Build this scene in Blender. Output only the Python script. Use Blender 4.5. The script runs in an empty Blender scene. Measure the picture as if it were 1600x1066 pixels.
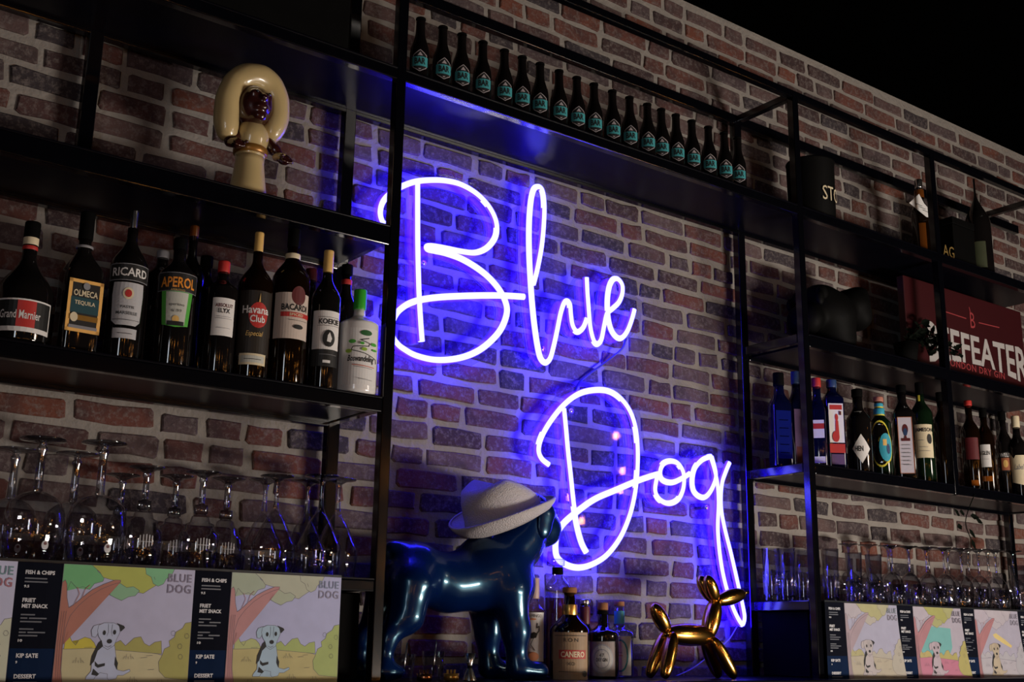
import bpy, bmesh, math, random
import numpy as np
from mathutils import Vector, Matrix
random.seed(7)
rng = np.random.default_rng(5)
SC = bpy.context.scene
COL = SC.collection

# ---------------------------------------------------------------- camera
H0 = 1.2                      # camera height above the bar floor
WALL = 3.17                   # camera to brick wall
YAW, PIT, ROL, FPX = 0.6389038684950671, 0.24910064008888802, 0.016757499249952578, 1841.2198495611607
_f = Vector((math.sin(YAW)*math.cos(PIT), math.cos(YAW)*math.cos(PIT), math.sin(PIT)))
_r = Vector((math.cos(YAW), -math.sin(YAW), 0)); _u = _r.cross(_f)
CR = math.cos(ROL)*_r + math.sin(ROL)*_u
CU = -math.sin(ROL)*_r + math.cos(ROL)*_u
CF = _f
CAMPOS = Vector((0, -WALL, H0))
cd = bpy.data.cameras.new('camera'); cam = bpy.data.objects.new('camera', cd); COL.objects.link(cam)
cd.sensor_width = 36; cd.lens = FPX/1600*36; cd.clip_start = 0.05
m = Matrix.Identity(4)
for i in range(3):
    m[i][0], m[i][1], m[i][2], m[i][3] = CR[i], CU[i], -CF[i], CAMPOS[i]
cam.matrix_world = m
SC.camera = cam

def at(px, py, Y):
    """world point seen at a photo pixel, at distance Y from the camera measured square to the wall"""
    d = CF*1.0 + CR*((px-800)/FPX) - CU*((py-533)/FPX)
    d = d*(Y/d.y)
    return CAMPOS + d
def project(P):
    v = Vector(P)-CAMPOS; z = v.dot(CF)
    return 800+FPX*v.dot(CR)/z, 533-FPX*v.dot(CU)/z, z

# ---------------------------------------------------------------- world, lights, exposure
SC.view_settings.view_transform = 'Standard'
SC.view_settings.look = 'None'
SC.view_settings.gamma = 1.0
SC.view_settings.use_curve_mapping = False
SC.view_settings.exposure = 0.0
W = bpy.data.worlds.new('night'); SC.world = W; W.use_nodes = True
W.node_tree.nodes['Background'].inputs[0].default_value = (0.6, 0.7, 1.0, 1)
W.node_tree.nodes['Background'].inputs[1].default_value = 0.0015
SC.cycles.max_bounces = 8; SC.cycles.transparent_max_bounces = 40
SC.cycles.caustics_refractive = False; SC.cycles.caustics_reflective = False
SC.cycles.sample_clamp_indirect = 4.0
def area(name, loc, target, size, size_y, power, color):
    l = bpy.data.lights.new(name, 'AREA'); l.shape = 'RECTANGLE'; l.size = size; l.size_y = size_y
    l.energy = power; l.color = color
    o = bpy.data.objects.new(name, l); COL.objects.link(o); o.location = loc
    o.rotation_euler = (Vector(target)-Vector(loc)).to_track_quat('-Z', 'Y').to_euler()
    return o
area('bar_counter_light', (4.7, -4.1, 0.42), (3.1, 0, 2.9), 1.5, 0.45, 160, (1.0, 0.90, 0.80))
area('street_window', (-1.7, -4.2, 1.75), (1.4, 0, 1.5), 0.4, 1.3, 14, (0.82, 0.9, 1.0))
area('room_lamp', (5.6, -4.6, 2.1), (3.2, 0, 2.2), 0.9, 0.25, 14, (1.0, 0.9, 0.8))

# ---------------------------------------------------------------- helpers
def lin(c):
    if isinstance(c, str):
        c = c.lstrip('#'); c = [int(c[i:i+2], 16)/255 for i in (0, 2, 4)]
        return tuple((v/12.92 if v <= .04045 else ((v+.055)/1.055)**2.4) for v in c)
    return tuple(c)
MATS = {}
def mat(name, color=(.5,.5,.5), rough=.5, metal=0., spec=.5, coat=0., noise=None, bump=None, emit=None, strength=0., sss=0.):
    if name in MATS: return MATS[name]
    m = bpy.data.materials.new(name); m.use_nodes = True
    nt = m.node_tree; b = nt.nodes['Principled BSDF']
    c = lin(color)
    b.inputs['Base Color'].default_value = (*c, 1)
    b.inputs['Roughness'].default_value = rough
    b.inputs['Metallic'].default_value = metal
    b.inputs['Specular IOR Level'].default_value = spec
    b.inputs['Coat Weight'].default_value = coat
    b.inputs['Coat Roughness'].default_value = .08
    if noise or bump:
        tc = nt.nodes.new('ShaderNodeTexCoord')
    if noise:
        sc, amt = noise
        n = nt.nodes.new('ShaderNodeTexNoise'); n.inputs['Scale'].default_value = sc; n.inputs['Detail'].default_value = 5
        nt.links.new(tc.outputs['Object'], n.inputs['Vector'])
        mx = nt.nodes.new('ShaderNodeMix'); mx.data_type = 'RGBA'
        mx.inputs[6].default_value = (*[v*(1-amt) for v in c], 1); mx.inputs[7].default_value = (*[min(1, v*(1+amt)) for v in c], 1)
        nt.links.new(n.outputs['Fac'], mx.inputs[0]); nt.links.new(mx.outputs[2], b.inputs['Base Color'])
    if bump:
        sc, amt = bump
        n2 = nt.nodes.new('ShaderNodeTexNoise'); n2.inputs['Scale'].default_value = sc; n2.inputs['Detail'].default_value = 6
        nt.links.new(tc.outputs['Object'], n2.inputs['Vector'])
        bp = nt.nodes.new('ShaderNodeBump'); bp.inputs['Strength'].default_value = amt; bp.inputs['Distance'].default_value = .01
        nt.links.new(n2.outputs['Fac'], bp.inputs['Height']); nt.links.new(bp.outputs[0], b.inputs['Normal'])
    if emit:
        b.inputs['Emission Color'].default_value = (*lin(emit), 1); b.inputs['Emission Strength'].default_value = strength
    MATS[name] = m
    return m
def glass(name, tint=(.96,.97,1.), edge=(.35,.36,.4), rough=.02, blend=.35, refl=(1,1,1), base=.08):
    """thin clear glass: see-through in the middle, darker and mirror-like towards the rim of the form"""
    if name in MATS: return MATS[name]
    m = bpy.data.materials.new(name); m.use_nodes = True
    nt = m.node_tree; nt.nodes.clear()
    o = nt.nodes.new('ShaderNodeOutputMaterial'); tr = nt.nodes.new('ShaderNodeBsdfTransparent'); gl = nt.nodes.new('ShaderNodeBsdfGlossy')
    gl.inputs['Roughness'].default_value = rough; gl.inputs['Color'].default_value = (*refl, 1)
    lw = nt.nodes.new('ShaderNodeLayerWeight'); lw.inputs['Blend'].default_value = blend
    l2 = nt.nodes.new('ShaderNodeLayerWeight'); l2.inputs['Blend'].default_value = .5
    pw = nt.nodes.new('ShaderNodeMath'); pw.operation = 'POWER'; pw.inputs[1].default_value = 4.0; nt.links.new(l2.outputs['Facing'], pw.inputs[0])
    fr = nt.nodes.new('ShaderNodeMath'); fr.operation = 'MULTIPLY_ADD'; fr.inputs[1].default_value = .8; fr.inputs[2].default_value = base; nt.links.new(pw.outputs[0], fr.inputs[0])
    mx = nt.nodes.new('ShaderNodeMix'); mx.data_type = 'RGBA'
    mx.inputs[6].default_value = (*tint, 1); mx.inputs[7].default_value = (*edge, 1)
    nt.links.new(lw.outputs['Facing'], mx.inputs[0]); nt.links.new(mx.outputs[2], tr.inputs['Color'])
    ms = nt.nodes.new('ShaderNodeMixShader'); nt.links.new(fr.outputs[0], ms.inputs[0])
    nt.links.new(tr.outputs[0], ms.inputs[1]); nt.links.new(gl.outputs[0], ms.inputs[2]); nt.links.new(ms.outputs[0], o.inputs['Surface'])
    MATS[name] = m
    return m
def emitter(name, color, strength):
    if name in MATS: return MATS[name]
    m = bpy.data.materials.new(name); m.use_nodes = True
    nt = m.node_tree; nt.nodes.clear()
    o = nt.nodes.new('ShaderNodeOutputMaterial'); e = nt.nodes.new('ShaderNodeEmission')
    e.inputs[0].default_value = (*color, 1); e.inputs[1].default_value = strength
    nt.links.new(e.outputs[0], o.inputs['Surface']); MATS[name] = m
    return m

def setp(o, label=None, cat=None, group=None, kind=None):
    if label: o['label'] = label
    if cat: o['category'] = cat
    if group: o['group'] = group
    if kind: o['kind'] = kind
    return o
def thing(name, label, cat, loc=(0,0,0), group=None, rz=0.):
    o = bpy.data.objects.new(name, None); COL.objects.link(o); o.location = loc; o.rotation_euler = (0, 0, rz)
    o.empty_display_size = .05
    return setp(o, label, cat, group)
class MB:
    def __init__(s): s.v = []; s.f = []; s.mi = []; s.sm = []
    def add(s, vs, fs, mi=0, smooth=False):
        b = len(s.v); s.v += [tuple(map(float, p)) for p in vs]
        for f in fs: s.f.append([b+i for i in f]); s.mi.append(mi); s.sm.append(smooth)
        return s
    def box(s, x0, x1, y0, y1, z0, z1, mi=0, bev=0.):
        if bev <= 0:
            vs = [(x,y,z) for z in (z0,z1) for y in (y0,y1) for x in (x0,x1)]
            return s.add(vs, [(0,2,3,1),(4,5,7,6),(0,1,5,4),(2,6,7,3),(0,4,6,2),(1,3,7,5)], mi)
        bm = bmesh.new(); bmesh.ops.create_cube(bm, size=1)
        for v in bm.verts: v.co = ((x0+x1)/2+v.co.x*(x1-x0), (y0+y1)/2+v.co.y*(y1-y0), (z0+z1)/2+v.co.z*(z1-z0))
        bmesh.ops.bevel(bm, geom=bm.edges[:], offset=bev, segments=2, affect='EDGES', profile=.5)
        bm.verts.index_update()
        s.add([v.co[:] for v in bm.verts], [[v.index for v in f.verts] for f in bm.faces], mi); bm.free(); return s
    def lathe(s, prof, n=28, c=(0,0,0), mi=0, smooth=True, cap0=True, cap1=True, sqp=4., rot=0.):
        """prof: (r, z) or (r, z, squareness 0..1)"""
        vs = []
        for p in prof:
            r, z = p[0], p[1]; q = p[2] if len(p) > 2 else 0
            for i in range(n):
                a = 2*math.pi*i/n + (math.pi/n)
                ca, sa = math.cos(a), math.sin(a)
                k = 1.
                if q: k = 1-q + q/((abs(ca)**sqp+abs(sa)**sqp)**(1/sqp))
                x, y = r*k*ca, r*k*sa
                if rot: x, y = x*math.cos(rot)-y*math.sin(rot), x*math.sin(rot)+y*math.cos(rot)
                vs.append((c[0]+x, c[1]+y, c[2]+z))
        fs = []
        for j in range(len(prof)-1):
            for i in range(n):
                a, b = j*n+i, j*n+(i+1) % n
                fs.append((a, b, b+n, a+n))
        if cap0: fs.append(tuple(range(n))[::-1])
        if cap1: fs.append(tuple((len(prof)-1)*n+i for i in range(n)))
        return s.add(vs, fs, mi, smooth)
    def tube(s, pts, rad, n=8, mi=0, caps=True, mifn=None):
        pts = [Vector(p) for p in pts]; N = len(pts)
        rads = rad if hasattr(rad, '__len__') else [rad]*N
        up = None; rings = []; dirs = []
        for i, p in enumerate(pts):
            t = (pts[min(i+1, N-1)]-pts[max(i-1, 0)])
            t = t.normalized() if t.length > 1e-9 else Vector((0,0,1))
            if up is None:
                up = Vector((0,-1,0)) if abs(t.y) < .9 else Vector((0,0,1))
            up = (up-t*up.dot(t)).normalized(); sd = t.cross(up)
            for k in range(n):
                a = 2*math.pi*k/n
                d = up*math.cos(a)+sd*math.sin(a); rings.append(p+d*rads[i]); dirs.append(d)
        fs = []; mis = []
        for i in range(N-1):
            for k in range(n):
                a, b = i*n+k, i*n+(k+1) % n
                fs.append((a, a+n, b+n, b)); mis.append(mifn(dirs[a]+dirs[b]) if mifn else mi)
        if caps:
            fs.append(tuple(range(n))); fs.append(tuple((N-1)*n+k for k in range(n))[::-1]); mis += [mi, mi]
        b = len(s.v); s.v += [tuple(r) for r in rings]
        for f, q in zip(fs, mis): s.f.append([b+i for i in f]); s.mi.append(q); s.sm.append(True)
        return s
    def build(s, name, mats, parent=None, loc=None):
        me = bpy.data.meshes.new(name); me.from_pydata(s.v, [], s.f)
        for m_ in (mats if isinstance(mats, (list, tuple)) else [mats]): me.materials.append(m_)
        me.polygons.foreach_set('material_index', s.mi); me.polygons.foreach_set('use_smooth', s.sm)
        me.update()
        o = bpy.data.objects.new(name, me); COL.objects.link(o)
        if parent is not None: o.parent = parent
        if loc is not None: o.location = loc
        return o
def smooth_path(pts, step=None, sub=8, closed=False):
    P = [Vector(p) for p in pts]; out = []
    N = len(P)
    for i in range(N-1):
        p0, p1, p2, p3 = P[max(i-1, 0)], P[i], P[i+1], P[min(i+2, N-1)]
        for k in range(sub):
            t = k/sub
            out.append(.5*((2*p1)+(-p0+p2)*t+(2*p0-5*p1+4*p2-p3)*t*t+(-p0+3*p1-3*p2+p3)*t**3))
    out.append(P[-1]); return out

# --- lettering: built-in font outlines turned into flat geometry, then bent onto a surface
TXT = {}
def text2d(body, shear=0., bold=0., spacing=1.):
    key = (body, shear, bold, spacing)
    if key in TXT: return TXT[key]
    cu = bpy.data.curves.new('t', 'FONT'); cu.body = body; cu.size = 1; cu.shear = shear; cu.offset = bold; cu.space_character = spacing
    cu.resolution_u = 2; cu.fill_mode = 'FRONT'
    o = bpy.data.objects.new('t', cu); COL.objects.link(o)
    dg = bpy.context.evaluated_depsgraph_get()
    me = bpy.data.meshes.new_from_object(o.evaluated_get(dg))
    vs = np.array([v.co[:2] for v in me.vertices]); fs = [list(p.vertices) for p in me.polygons]
    bpy.data.objects.remove(o); bpy.data.curves.remove(cu); bpy.data.meshes.remove(me)
    lo, hi = vs.min(0), vs.max(0)
    vs = (vs-(lo+hi)/2)/(hi-lo)          # unit box, centred
    TXT[key] = (vs, fs, (hi-lo)); return TXT[key]
def put_text(mb, fn, body, u, v, w, h, mi=0, **kw):
    """fn maps label metres (u right, v up) to 3-D"""
    vs, fs, _ = text2d(body, **kw)
    return mb.add([fn(u+p[0]*w, v+p[1]*h) for p in vs], fs, mi)
def fill(mb, fn, pts, mi=0, mx=.012):
    """filled outline, split finely enough to follow a curved surface"""
    bm = bmesh.new(); vs = [bm.verts.new((u, v, 0)) for u, v in pts]
    try: fa = bm.faces.new(vs)
    except ValueError: bm.free(); return mb
    bmesh.ops.triangulate(bm, faces=[fa])
    for _ in range(4):
        ed = [e for e in bm.edges if e.calc_length() > mx]
        if not ed: break
        bmesh.ops.subdivide_edges(bm, edges=ed, cuts=1, use_grid_fill=True)
        bmesh.ops.triangulate(bm, faces=bm.faces[:])
    bm.verts.index_update()
    mb.add([fn(v.co.x, v.co.y) for v in bm.verts], [[v.index for v in f_.verts] for f_ in bm.faces], mi); bm.free()
    return mb
def poly(mb, fn, pts, mi=0): return fill(mb, fn, pts, mi)
def rect(mb, fn, u0, u1, v0, v1, mi=0, n=1):
    vs = []; fs = []
    for i in range(n+1):
        u = u0+(u1-u0)*i/n; vs += [fn(u, v0), fn(u, v1)]
    for i in range(n): fs.append((2*i, 2*i+2, 2*i+3, 2*i+1))
    return mb.add(vs, fs, mi)
def disc(mb, fn, u, v, ru, rv, mi=0, n=20):
    return poly(mb, fn, [(u+ru*math.cos(2*math.pi*i/n), v+rv*math.sin(2*math.pi*i/n)) for i in range(n)], mi)
def ribbon(mb, fn, pts, w, mi=0, closed=False, seg=.006):
    if closed: pts = list(pts)+[pts[0]]
    q = [pts[0]]
    for a, b in zip(pts[:-1], pts[1:]):
        k = max(1, int(math.hypot(a[0]-b[0], a[1]-b[1])/seg)) if seg else 1
        q += [(a[0]+(b[0]-a[0])*j/k, a[1]+(b[1]-a[1])*j/k) for j in range(1, k+1)]
    pts = q
    for (a, b), (c, d) in zip(pts[:-1], pts[1:]):
        L = math.hypot(c-a, d-b)
        if L < 1e-7: continue
        nx, ny = -(d-b)/L*w/2, (c-a)/L*w/2
        mb.add([fn(a+nx, b+ny), fn(a-nx, b-ny), fn(c-nx, d-ny), fn(c+nx, d+ny)], [(0,1,2,3)], mi)
    return mb

# --- smooth solid bodies from blended capsules and ellipsoids (surface nets over a distance field)
def sdf_mesh(prims, k=.03, res=.008, pad=.03):
    lo = np.full(3, 1e9); hi = np.full(3, -1e9)
    for p in prims:
        if p[0] == 'cap':
            for c, r in ((p[1], p[3]), (p[2], p[4])): lo = np.minimum(lo, np.array(c)-r); hi = np.maximum(hi, np.array(c)+r)
        else:
            r = max(p[2]); lo = np.minimum(lo, np.array(p[1])-r); hi = np.maximum(hi, np.array(p[1])+r)
    lo -= pad; hi += pad
    n = np.maximum(((hi-lo)/res).astype(int)+1, 4)
    ax = [lo[i]+res*np.arange(n[i]) for i in range(3)]
    G = np.stack(np.meshgrid(*ax, indexing='ij'), -1)
    D = None
    for p in prims:
        if p[0] == 'cap':
            a, b = np.array(p[1], float), np.array(p[2], float); ab = b-a
            t = np.clip(((G-a)@ab)/max(ab@ab, 1e-12), 0, 1)
            d = np.linalg.norm(G-(a+t[..., None]*ab), axis=-1)-(p[3]+(p[4]-p[3])*t)
        else:
            q = G-np.array(p[1], float)
            if len(p) > 3 and p[3] is not None: q = q@np.array(p[3])
            r = np.array(p[2], float); k0 = np.linalg.norm(q/r, axis=-1); k1 = np.linalg.norm(q/(r*r), axis=-1)
            d = k0*(k0-1)/np.maximum(k1, 1e-9)
        if D is None: D = d
        else:
            h = np.clip(.5+.5*(D-d)/k, 0, 1); D = D*(1-h)+d*h-k*h*(1-h)
    S = D < 0
    cs = np.zeros(tuple(n-1), int); acc = np.zeros((*(n-1), 3)); cnt = np.zeros(tuple(n-1))
    def sl(o): return tuple(slice(o[i], n[i]-1+o[i]) for i in range(3))
    corners = [(i, j, l) for i in (0,1) for j in (0,1) for l in (0,1)]
    for c in corners: cs += S[sl(c)]
    act = (cs > 0) & (cs < 8)
    for c in corners:
        for axn in range(3):
            if c[axn]: continue
            e = list(c); e[axn] = 1
            d0, d1 = D[sl(c)], D[sl(e)]; cr = (d0 < 0) != (d1 < 0)
            t = np.where(cr, d0/np.where(cr, d0-d1, 1), 0)
            off = np.zeros((*(n-1), 3)); off += np.array(c); off[..., axn] += t
            acc += np.where(cr[..., None], off, 0); cnt += cr
    idx = np.full(tuple(n-1), -1); ii = np.argwhere(act); idx[act] = np.arange(len(ii))
    V = lo+res*(ii+acc[act]/cnt[act][:, None])
    F = []
    for axn in range(3):
        o1, o2 = [(1,2),(2,0),(0,1)][axn]
        a = [slice(None)]*3; b = [slice(None)]*3; a[axn] = slice(0, n[axn]-1); b[axn] = slice(1, n[axn])
        s0, s1 = S[tuple(a)], S[tuple(b)]
        E = np.argwhere(s0 != s1)
        for e in E:
            q = []
            for u, w in ((0,0),(-1,0),(-1,-1),(0,-1)):
                cc = e.copy(); cc[o1] += u; cc[o2] += w
                q.append(idx[tuple(cc)] if (cc >= 0).all() and (cc < n-1).all() else -1)
            if min(q) < 0: continue
            F.append(tuple(q) if s0[tuple(e)] else tuple(q[::-1]))
    return V.tolist(), [tuple(int(i) for i in f) for f in F]
def sdf_obj(name, prims, m, parent, k=.03, res=.008):
    v, f = sdf_mesh(prims, k, res); mb = MB(); mb.add(v, f, 0, True); return mb.build(name, m, parent)
def rotm(axis, deg): return np.array(Matrix.Rotation(math.radians(deg), 3, axis))

# ---------------------------------------------------------------- materials
M_STEEL = mat('black powder coated steel', (.0016,.0017,.003), .13, noise=(30,.3), spec=.85)
M_BOARD = mat('black lacquered board', (.0018,.0018,.004), .3, noise=(14,.3), spec=.14)
M_BLACK = mat('matt black', (.003,.003,.003), .8, spec=.05, noise=(20,.3))
M_CEIL = mat('black ceiling paint', (.0006,.0006,.0006), 1.0, spec=0., noise=(6,.3))
M_FLOOR = mat('dark floor', (.02,.014,.01), .5, noise=(4,.4))
M_MORTAR = mat('lime mortar', (.265,.242,.22), .95, noise=(14,.22), bump=(60,.6), spec=.1)
M_GLASS = glass('clear glassware')
M_DARKGLASS = mat('dark bottle glass', (.006,.005,.005), .06, spec=.7, noise=(8,.3))
M_BROWN = mat('brown bottle glass', (.006,.0025,.001), .05, spec=.7, noise=(8,.3))
M_GREENGL = mat('green bottle glass', (.004,.012,.005), .05, spec=.7, noise=(8,.3))
M_AMBER = mat('amber spirit', (.12,.035,.006), .06, spec=.6, noise=(6,.3))
M_ORANGE = mat('orange spirit and glint', (.25,.07,.01), .06, spec=.6, noise=(6,.3))
M_WHITE = mat('white label paper', (.78,.76,.74), .55, noise=(40,.05))
M_CREAM = mat('cream label paper', (.72,.62,.42), .55, noise=(40,.06))
M_INK = mat('black print', (.012,.012,.012), .5, noise=(40,.2))
M_RED = mat('red print', (.5,.03,.025), .5, noise=(40,.1))
M_DRED = mat('dark red print', (.1,.008,.012), .5, noise=(40,.1))
M_GOLD = mat('gold foil', (.75,.42,.1), .3, metal=.85, noise=(60,.15))
M_GOLDINK = mat('gold print', (.75,.48,.15), .4, noise=(60,.1))
M_SILVER = mat('silver metal', (.75,.74,.74), .25, metal=1, noise=(40,.08))
M_TEAL = mat('teal print', (.06,.36,.4), .5, noise=(40,.08))
M_GREEN = mat('green print', (.08,.42,.05), .45, noise=(40,.1))
M_NAVY = mat('navy print', (.02,.05,.14), .45, noise=(40,.1))
M_GREY = mat('grey print', (.25,.25,.27), .5, noise=(40,.1))
M_CORK = mat('cork stopper', (.3,.12,.04), .8, noise=(90,.3))
M_BLUEGL = mat('blue bottle glass', (.002,.003,.02), .06, spec=.7, noise=(8,.2))
M_YEL = mat('yellow print', (.7,.6,.04), .5, noise=(40,.08))
M_CYAN = mat('cyan print', (.03,.35,.48), .5, noise=(40,.08))

# ================================================================= STRUCTURE
X0, X1 = -1.3, 7.2
ZC = 2.635+H0
wall = MB().box(X0, X1, 0, .12, 0, ZC+.1).build('wall_back', M_MORTAR); setp(wall, kind='structure')
ceil = MB().box(X0, X1, -6.5, .12, ZC, ZC+.1).build('ceiling', M_CEIL); setp(ceil, kind='structure')
floor = MB().box(X0-2.5, X1, -6.5, .12, -.1, 0).build('floor', M_FLOOR); setp(floor, kind='structure')

# --- steel shelving: posts, rails
YF = 2.8-WALL                # front face of the shelving (world y)
PW = .032
fr = thing('steel_shelving', 'black steel tube shelving frame along the brick wall', 'shelving', (1.644, -.2, 0))
def part(mb, name, m=M_STEEL, par=fr):
    o = mb.build(name, m); o.parent = par; o.matrix_parent_inverse = Matrix.Translation(-Vector(par.location)); return o
TOP = 2.15+H0
for x0, x1, front in ((1.636,1.668,True),(1.628,1.668,False),(.820,.860,None),(3.453,3.485,True),(3.443,3.482,False),(4.370,4.404,2),(5.266,5.30,True),(5.266,5.30,False)):  # wider rear posts take in the shadow beside them
    y0 = YF if front else -.07
    zb = {None: 1.161+H0, 2: .615+H0}.get(front, 0) if front is not True and front is not False else 0
    part(MB().box(x0, x1, y0, y0+PW, zb, TOP, bev=.003), 'post')
for y0 in (YF, -.07):
    dz = 0 if y0 == YF else -.012  # rear rail deepened to include its shadow on the wall
    part(MB().box(X0, 5.6, y0+.002, y0+PW-.002, 2.121+H0+dz, 2.152+H0+(dz and .0), bev=.003), 'top_rail')
for x0 in (1.636, 3.453, 5.267):
    part(MB().box(x0+.001, x0+.031, YF+PW, -.07, 2.12+H0, 2.148+H0, bev=.003), 'top_cross_rail')
SH = dict(s0=.157, s1=.655, s2=1.161, s3=1.665)
boards = []
def shelf(x0, x1, ztop, th, name, label):
    z = ztop+H0
    for y0 in (YF+.001, -.0695):
        part(MB().box(x0, x1, y0, y0+.03, z-th, z-.006, bev=.003), 'shelf_rail')
    b = MB().box(x0, x1, YF+.0005, -.02, z-.006, z, bev=.0015)
    u = MB().box(x0+.01, x1-.01, YF+.033, -.071, z-th+.012, z-.0065)
    b.add(u.v, u.f); o = b.build(name, M_BOARD); setp(o, label, 'shelf board', None); return o
shelf(X0, 1.635, SH['s0'], .036, 'shelf_board', 'black shelf board under the upside down stemmed glasses on the left')
shelf(X0, 1.635, SH['s1'], .045, 'shelf_board', 'black shelf board carrying the liquor bottles left of the neon sign')
shelf(X0, 1.635, SH['s2'], .062, 'shelf_board', 'black shelf board carrying the cream figurine')
shelf(X0, 5.3, SH['s3'], .041, 'shelf_board', 'long black top shelf board carrying the row of beer bottles')
shelf(3.486, 5.265, SH['s2']-.012, .05, 'shelf_board', 'black shelf board carrying the red gin sign')
shelf(3.486, 5.265, SH['s1'], .04, 'shelf_board', 'black shelf board carrying the liquor bottles right of the neon sign')
shelf(3.486, 5.265, SH['s0'], .036, 'shelf_board', 'black shelf board under the tumblers and glasses on the right')
for x0, zs in ((1.637, (.157,.655,1.161)), (3.454, (.157,.655,1.149)), (5.267, (.157,.655,1.149))):
    for z in zs:
        part(MB().box(x0, x0+.03, YF+PW, -.07, z+H0-.034, z+H0+.001, bev=.003), 'cross_rail')

# --- back bar counter (its top just below the frame of the picture)
ZB = -.112+H0
bb = thing('back_bar', 'black back bar counter below the neon sign', 'counter', (2.5, -.3, 0))
part(MB().box(X0, 6.0, -.47, -.012, ZB-.04, ZB, bev=.004), 'worktop', M_BOARD, bb)
part(MB().box(X0, 6.0, -.43, -.012, .1, ZB-.041), 'cabinet_body', M_BLACK, bb)
for i in range(11):
    part(MB().box(X0+.02+i*.66, X0+.66+i*.66-.02, -.448, -.431, .14, ZB-.07, bev=.003), 'cabinet_door', M_BOARD, bb)
part(MB().box(X0, 6.0, -.40, -.012, 0, .099), 'plinth', M_BLACK, bb)

for x0, x1, lab_ in ((X0, 1.63, 'black cabinet under the left glass shelf behind the menus'), (3.49, 5.2, 'black cabinet under the right glass shelf behind the menus')):
    cb = thing('black_cabinet', lab_, 'cabinet', ((x0+x1)/2, -.17, ZB+.001))
    zt = .157+H0-.038-ZB; w_ = (x1-x0)/2
    MB().box(-w_, w_, -.13, .09, .001, zt, bev=.003).build('body', M_BLACK, cb)
    for i in range(4): MB().box(-w_+.006+i*w_/2, -w_+w_/2-.006+i*w_/2, -.145, -.131, .004, zt-.004, bev=.002).build('door', M_BLACK, cb)
# --- bricks
def brick_mat(name, island):
    m = bpy.data.materials.new(name); m.use_nodes = True; nt = m.node_tree; b = nt.nodes['Principled BSDF']
    b.inputs['Roughness'].default_value = .92; b.inputs['Specular IOR Level'].default_value = .15
    if island: src = nt.nodes.new('ShaderNodeNewGeometry').outputs['Random Per Island']
    else: src = nt.nodes.new('ShaderNodeObjectInfo').outputs['Random']
    rp = nt.nodes.new('ShaderNodeValToRGB'); nt.links.new(src, rp.inputs[0])
    cols = [(0, (0.124, 0.0527, 0.0434)), (0.14, (0.0992, 0.0496, 0.0465)), (0.26, (0.093, 0.0651, 0.0682)), (0.38, (0.1426, 0.0558, 0.0434)), (0.5, (0.062, 0.0372, 0.0372)), (0.6, (0.1116, 0.0682, 0.0651)), (0.7, (0.1612, 0.0589, 0.0403)), (0.8, (0.0496, 0.0409, 0.0459)), (0.9, (0.1178, 0.0775, 0.0744)), (1, (0.1426, 0.0713, 0.0589))]
    el = rp.color_ramp.elements
    while len(el) < len(cols): el.new(.5)
    for e, (p, c) in zip(el, cols): e.position = p; e.color = (*c, 1)
    rp.color_ramp.interpolation = 'CONSTANT'
    tc = nt.nodes.new('ShaderNodeTexCoord')
    if not island:
        mp = nt.nodes.new('ShaderNodeVectorMath'); mp.operation = 'ADD'
        oi = nt.nodes.new('ShaderNodeObjectInfo'); nt.links.new(tc.outputs['Object'], mp.inputs[0]); nt.links.new(oi.outputs['Location'], mp.inputs[1]); vec = mp.outputs[0]
    else: vec = tc.outputs['Object']
    n1 = nt.nodes.new('ShaderNodeTexNoise'); n1.inputs['Scale'].default_value = 9; n1.inputs['Detail'].default_value = 4; nt.links.new(vec, n1.inputs['Vector'])
    r1 = nt.nodes.new('ShaderNodeValToRGB'); r1.color_ramp.elements[0].position = .45; r1.color_ramp.elements[1].position = .62; nt.links.new(n1.outputs['Fac'], r1.inputs[0])
    mx = nt.nodes.new('ShaderNodeMix'); mx.data_type = 'RGBA'; mx.inputs[7].default_value = (.045,.036,.04,1)
    nt.links.new(rp.outputs[0], mx.inputs[6])
    k = nt.nodes.new('ShaderNodeMath'); k.operation = 'MULTIPLY'; k.inputs[1].default_value = .6; nt.links.new(r1.outputs[0], k.inputs[0]); nt.links.new(k.outputs[0], mx.inputs[0])
    n2 = nt.nodes.new('ShaderNodeTexNoise'); n2.inputs['Scale'].default_value = 70; n2.inputs['Detail'].default_value = 6; n2.inputs['Roughness'].default_value = .7; nt.links.new(vec, n2.inputs['Vector'])
    r2 = nt.nodes.new('ShaderNodeValToRGB'); r2.color_ramp.elements[0].position = .48; r2.color_ramp.elements[1].position = .68; nt.links.new(n2.outputs['Fac'], r2.inputs[0])
    k2 = nt.nodes.new('ShaderNodeMath'); k2.operation = 'MULTIPLY'; k2.inputs[1].default_value = .75; nt.links.new(r2.outputs[0], k2.inputs[0])
    mx2 = nt.nodes.new('ShaderNodeMix'); mx2.data_type = 'RGBA'; mx2.inputs[7].default_value = (.2,.17,.16,1)
    nt.links.new(mx.outputs[2], mx2.inputs[6]); nt.links.new(k2.outputs[0], mx2.inputs[0]); nt.links.new(mx2.outputs[2], b.inputs['Base Color'])
    bp = nt.nodes.new('ShaderNodeBump'); bp.inputs['Strength'].default_value = .8; bp.inputs['Distance'].default_value = .006
    nt.links.new(n2.outputs['Fac'], bp.inputs['Height']); nt.links.new(bp.outputs[0], b.inputs['Normal'])
    return m
M_BRICK = brick_mat('old brick', False); M_BRICKS = brick_mat('old bricks small', True)
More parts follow.
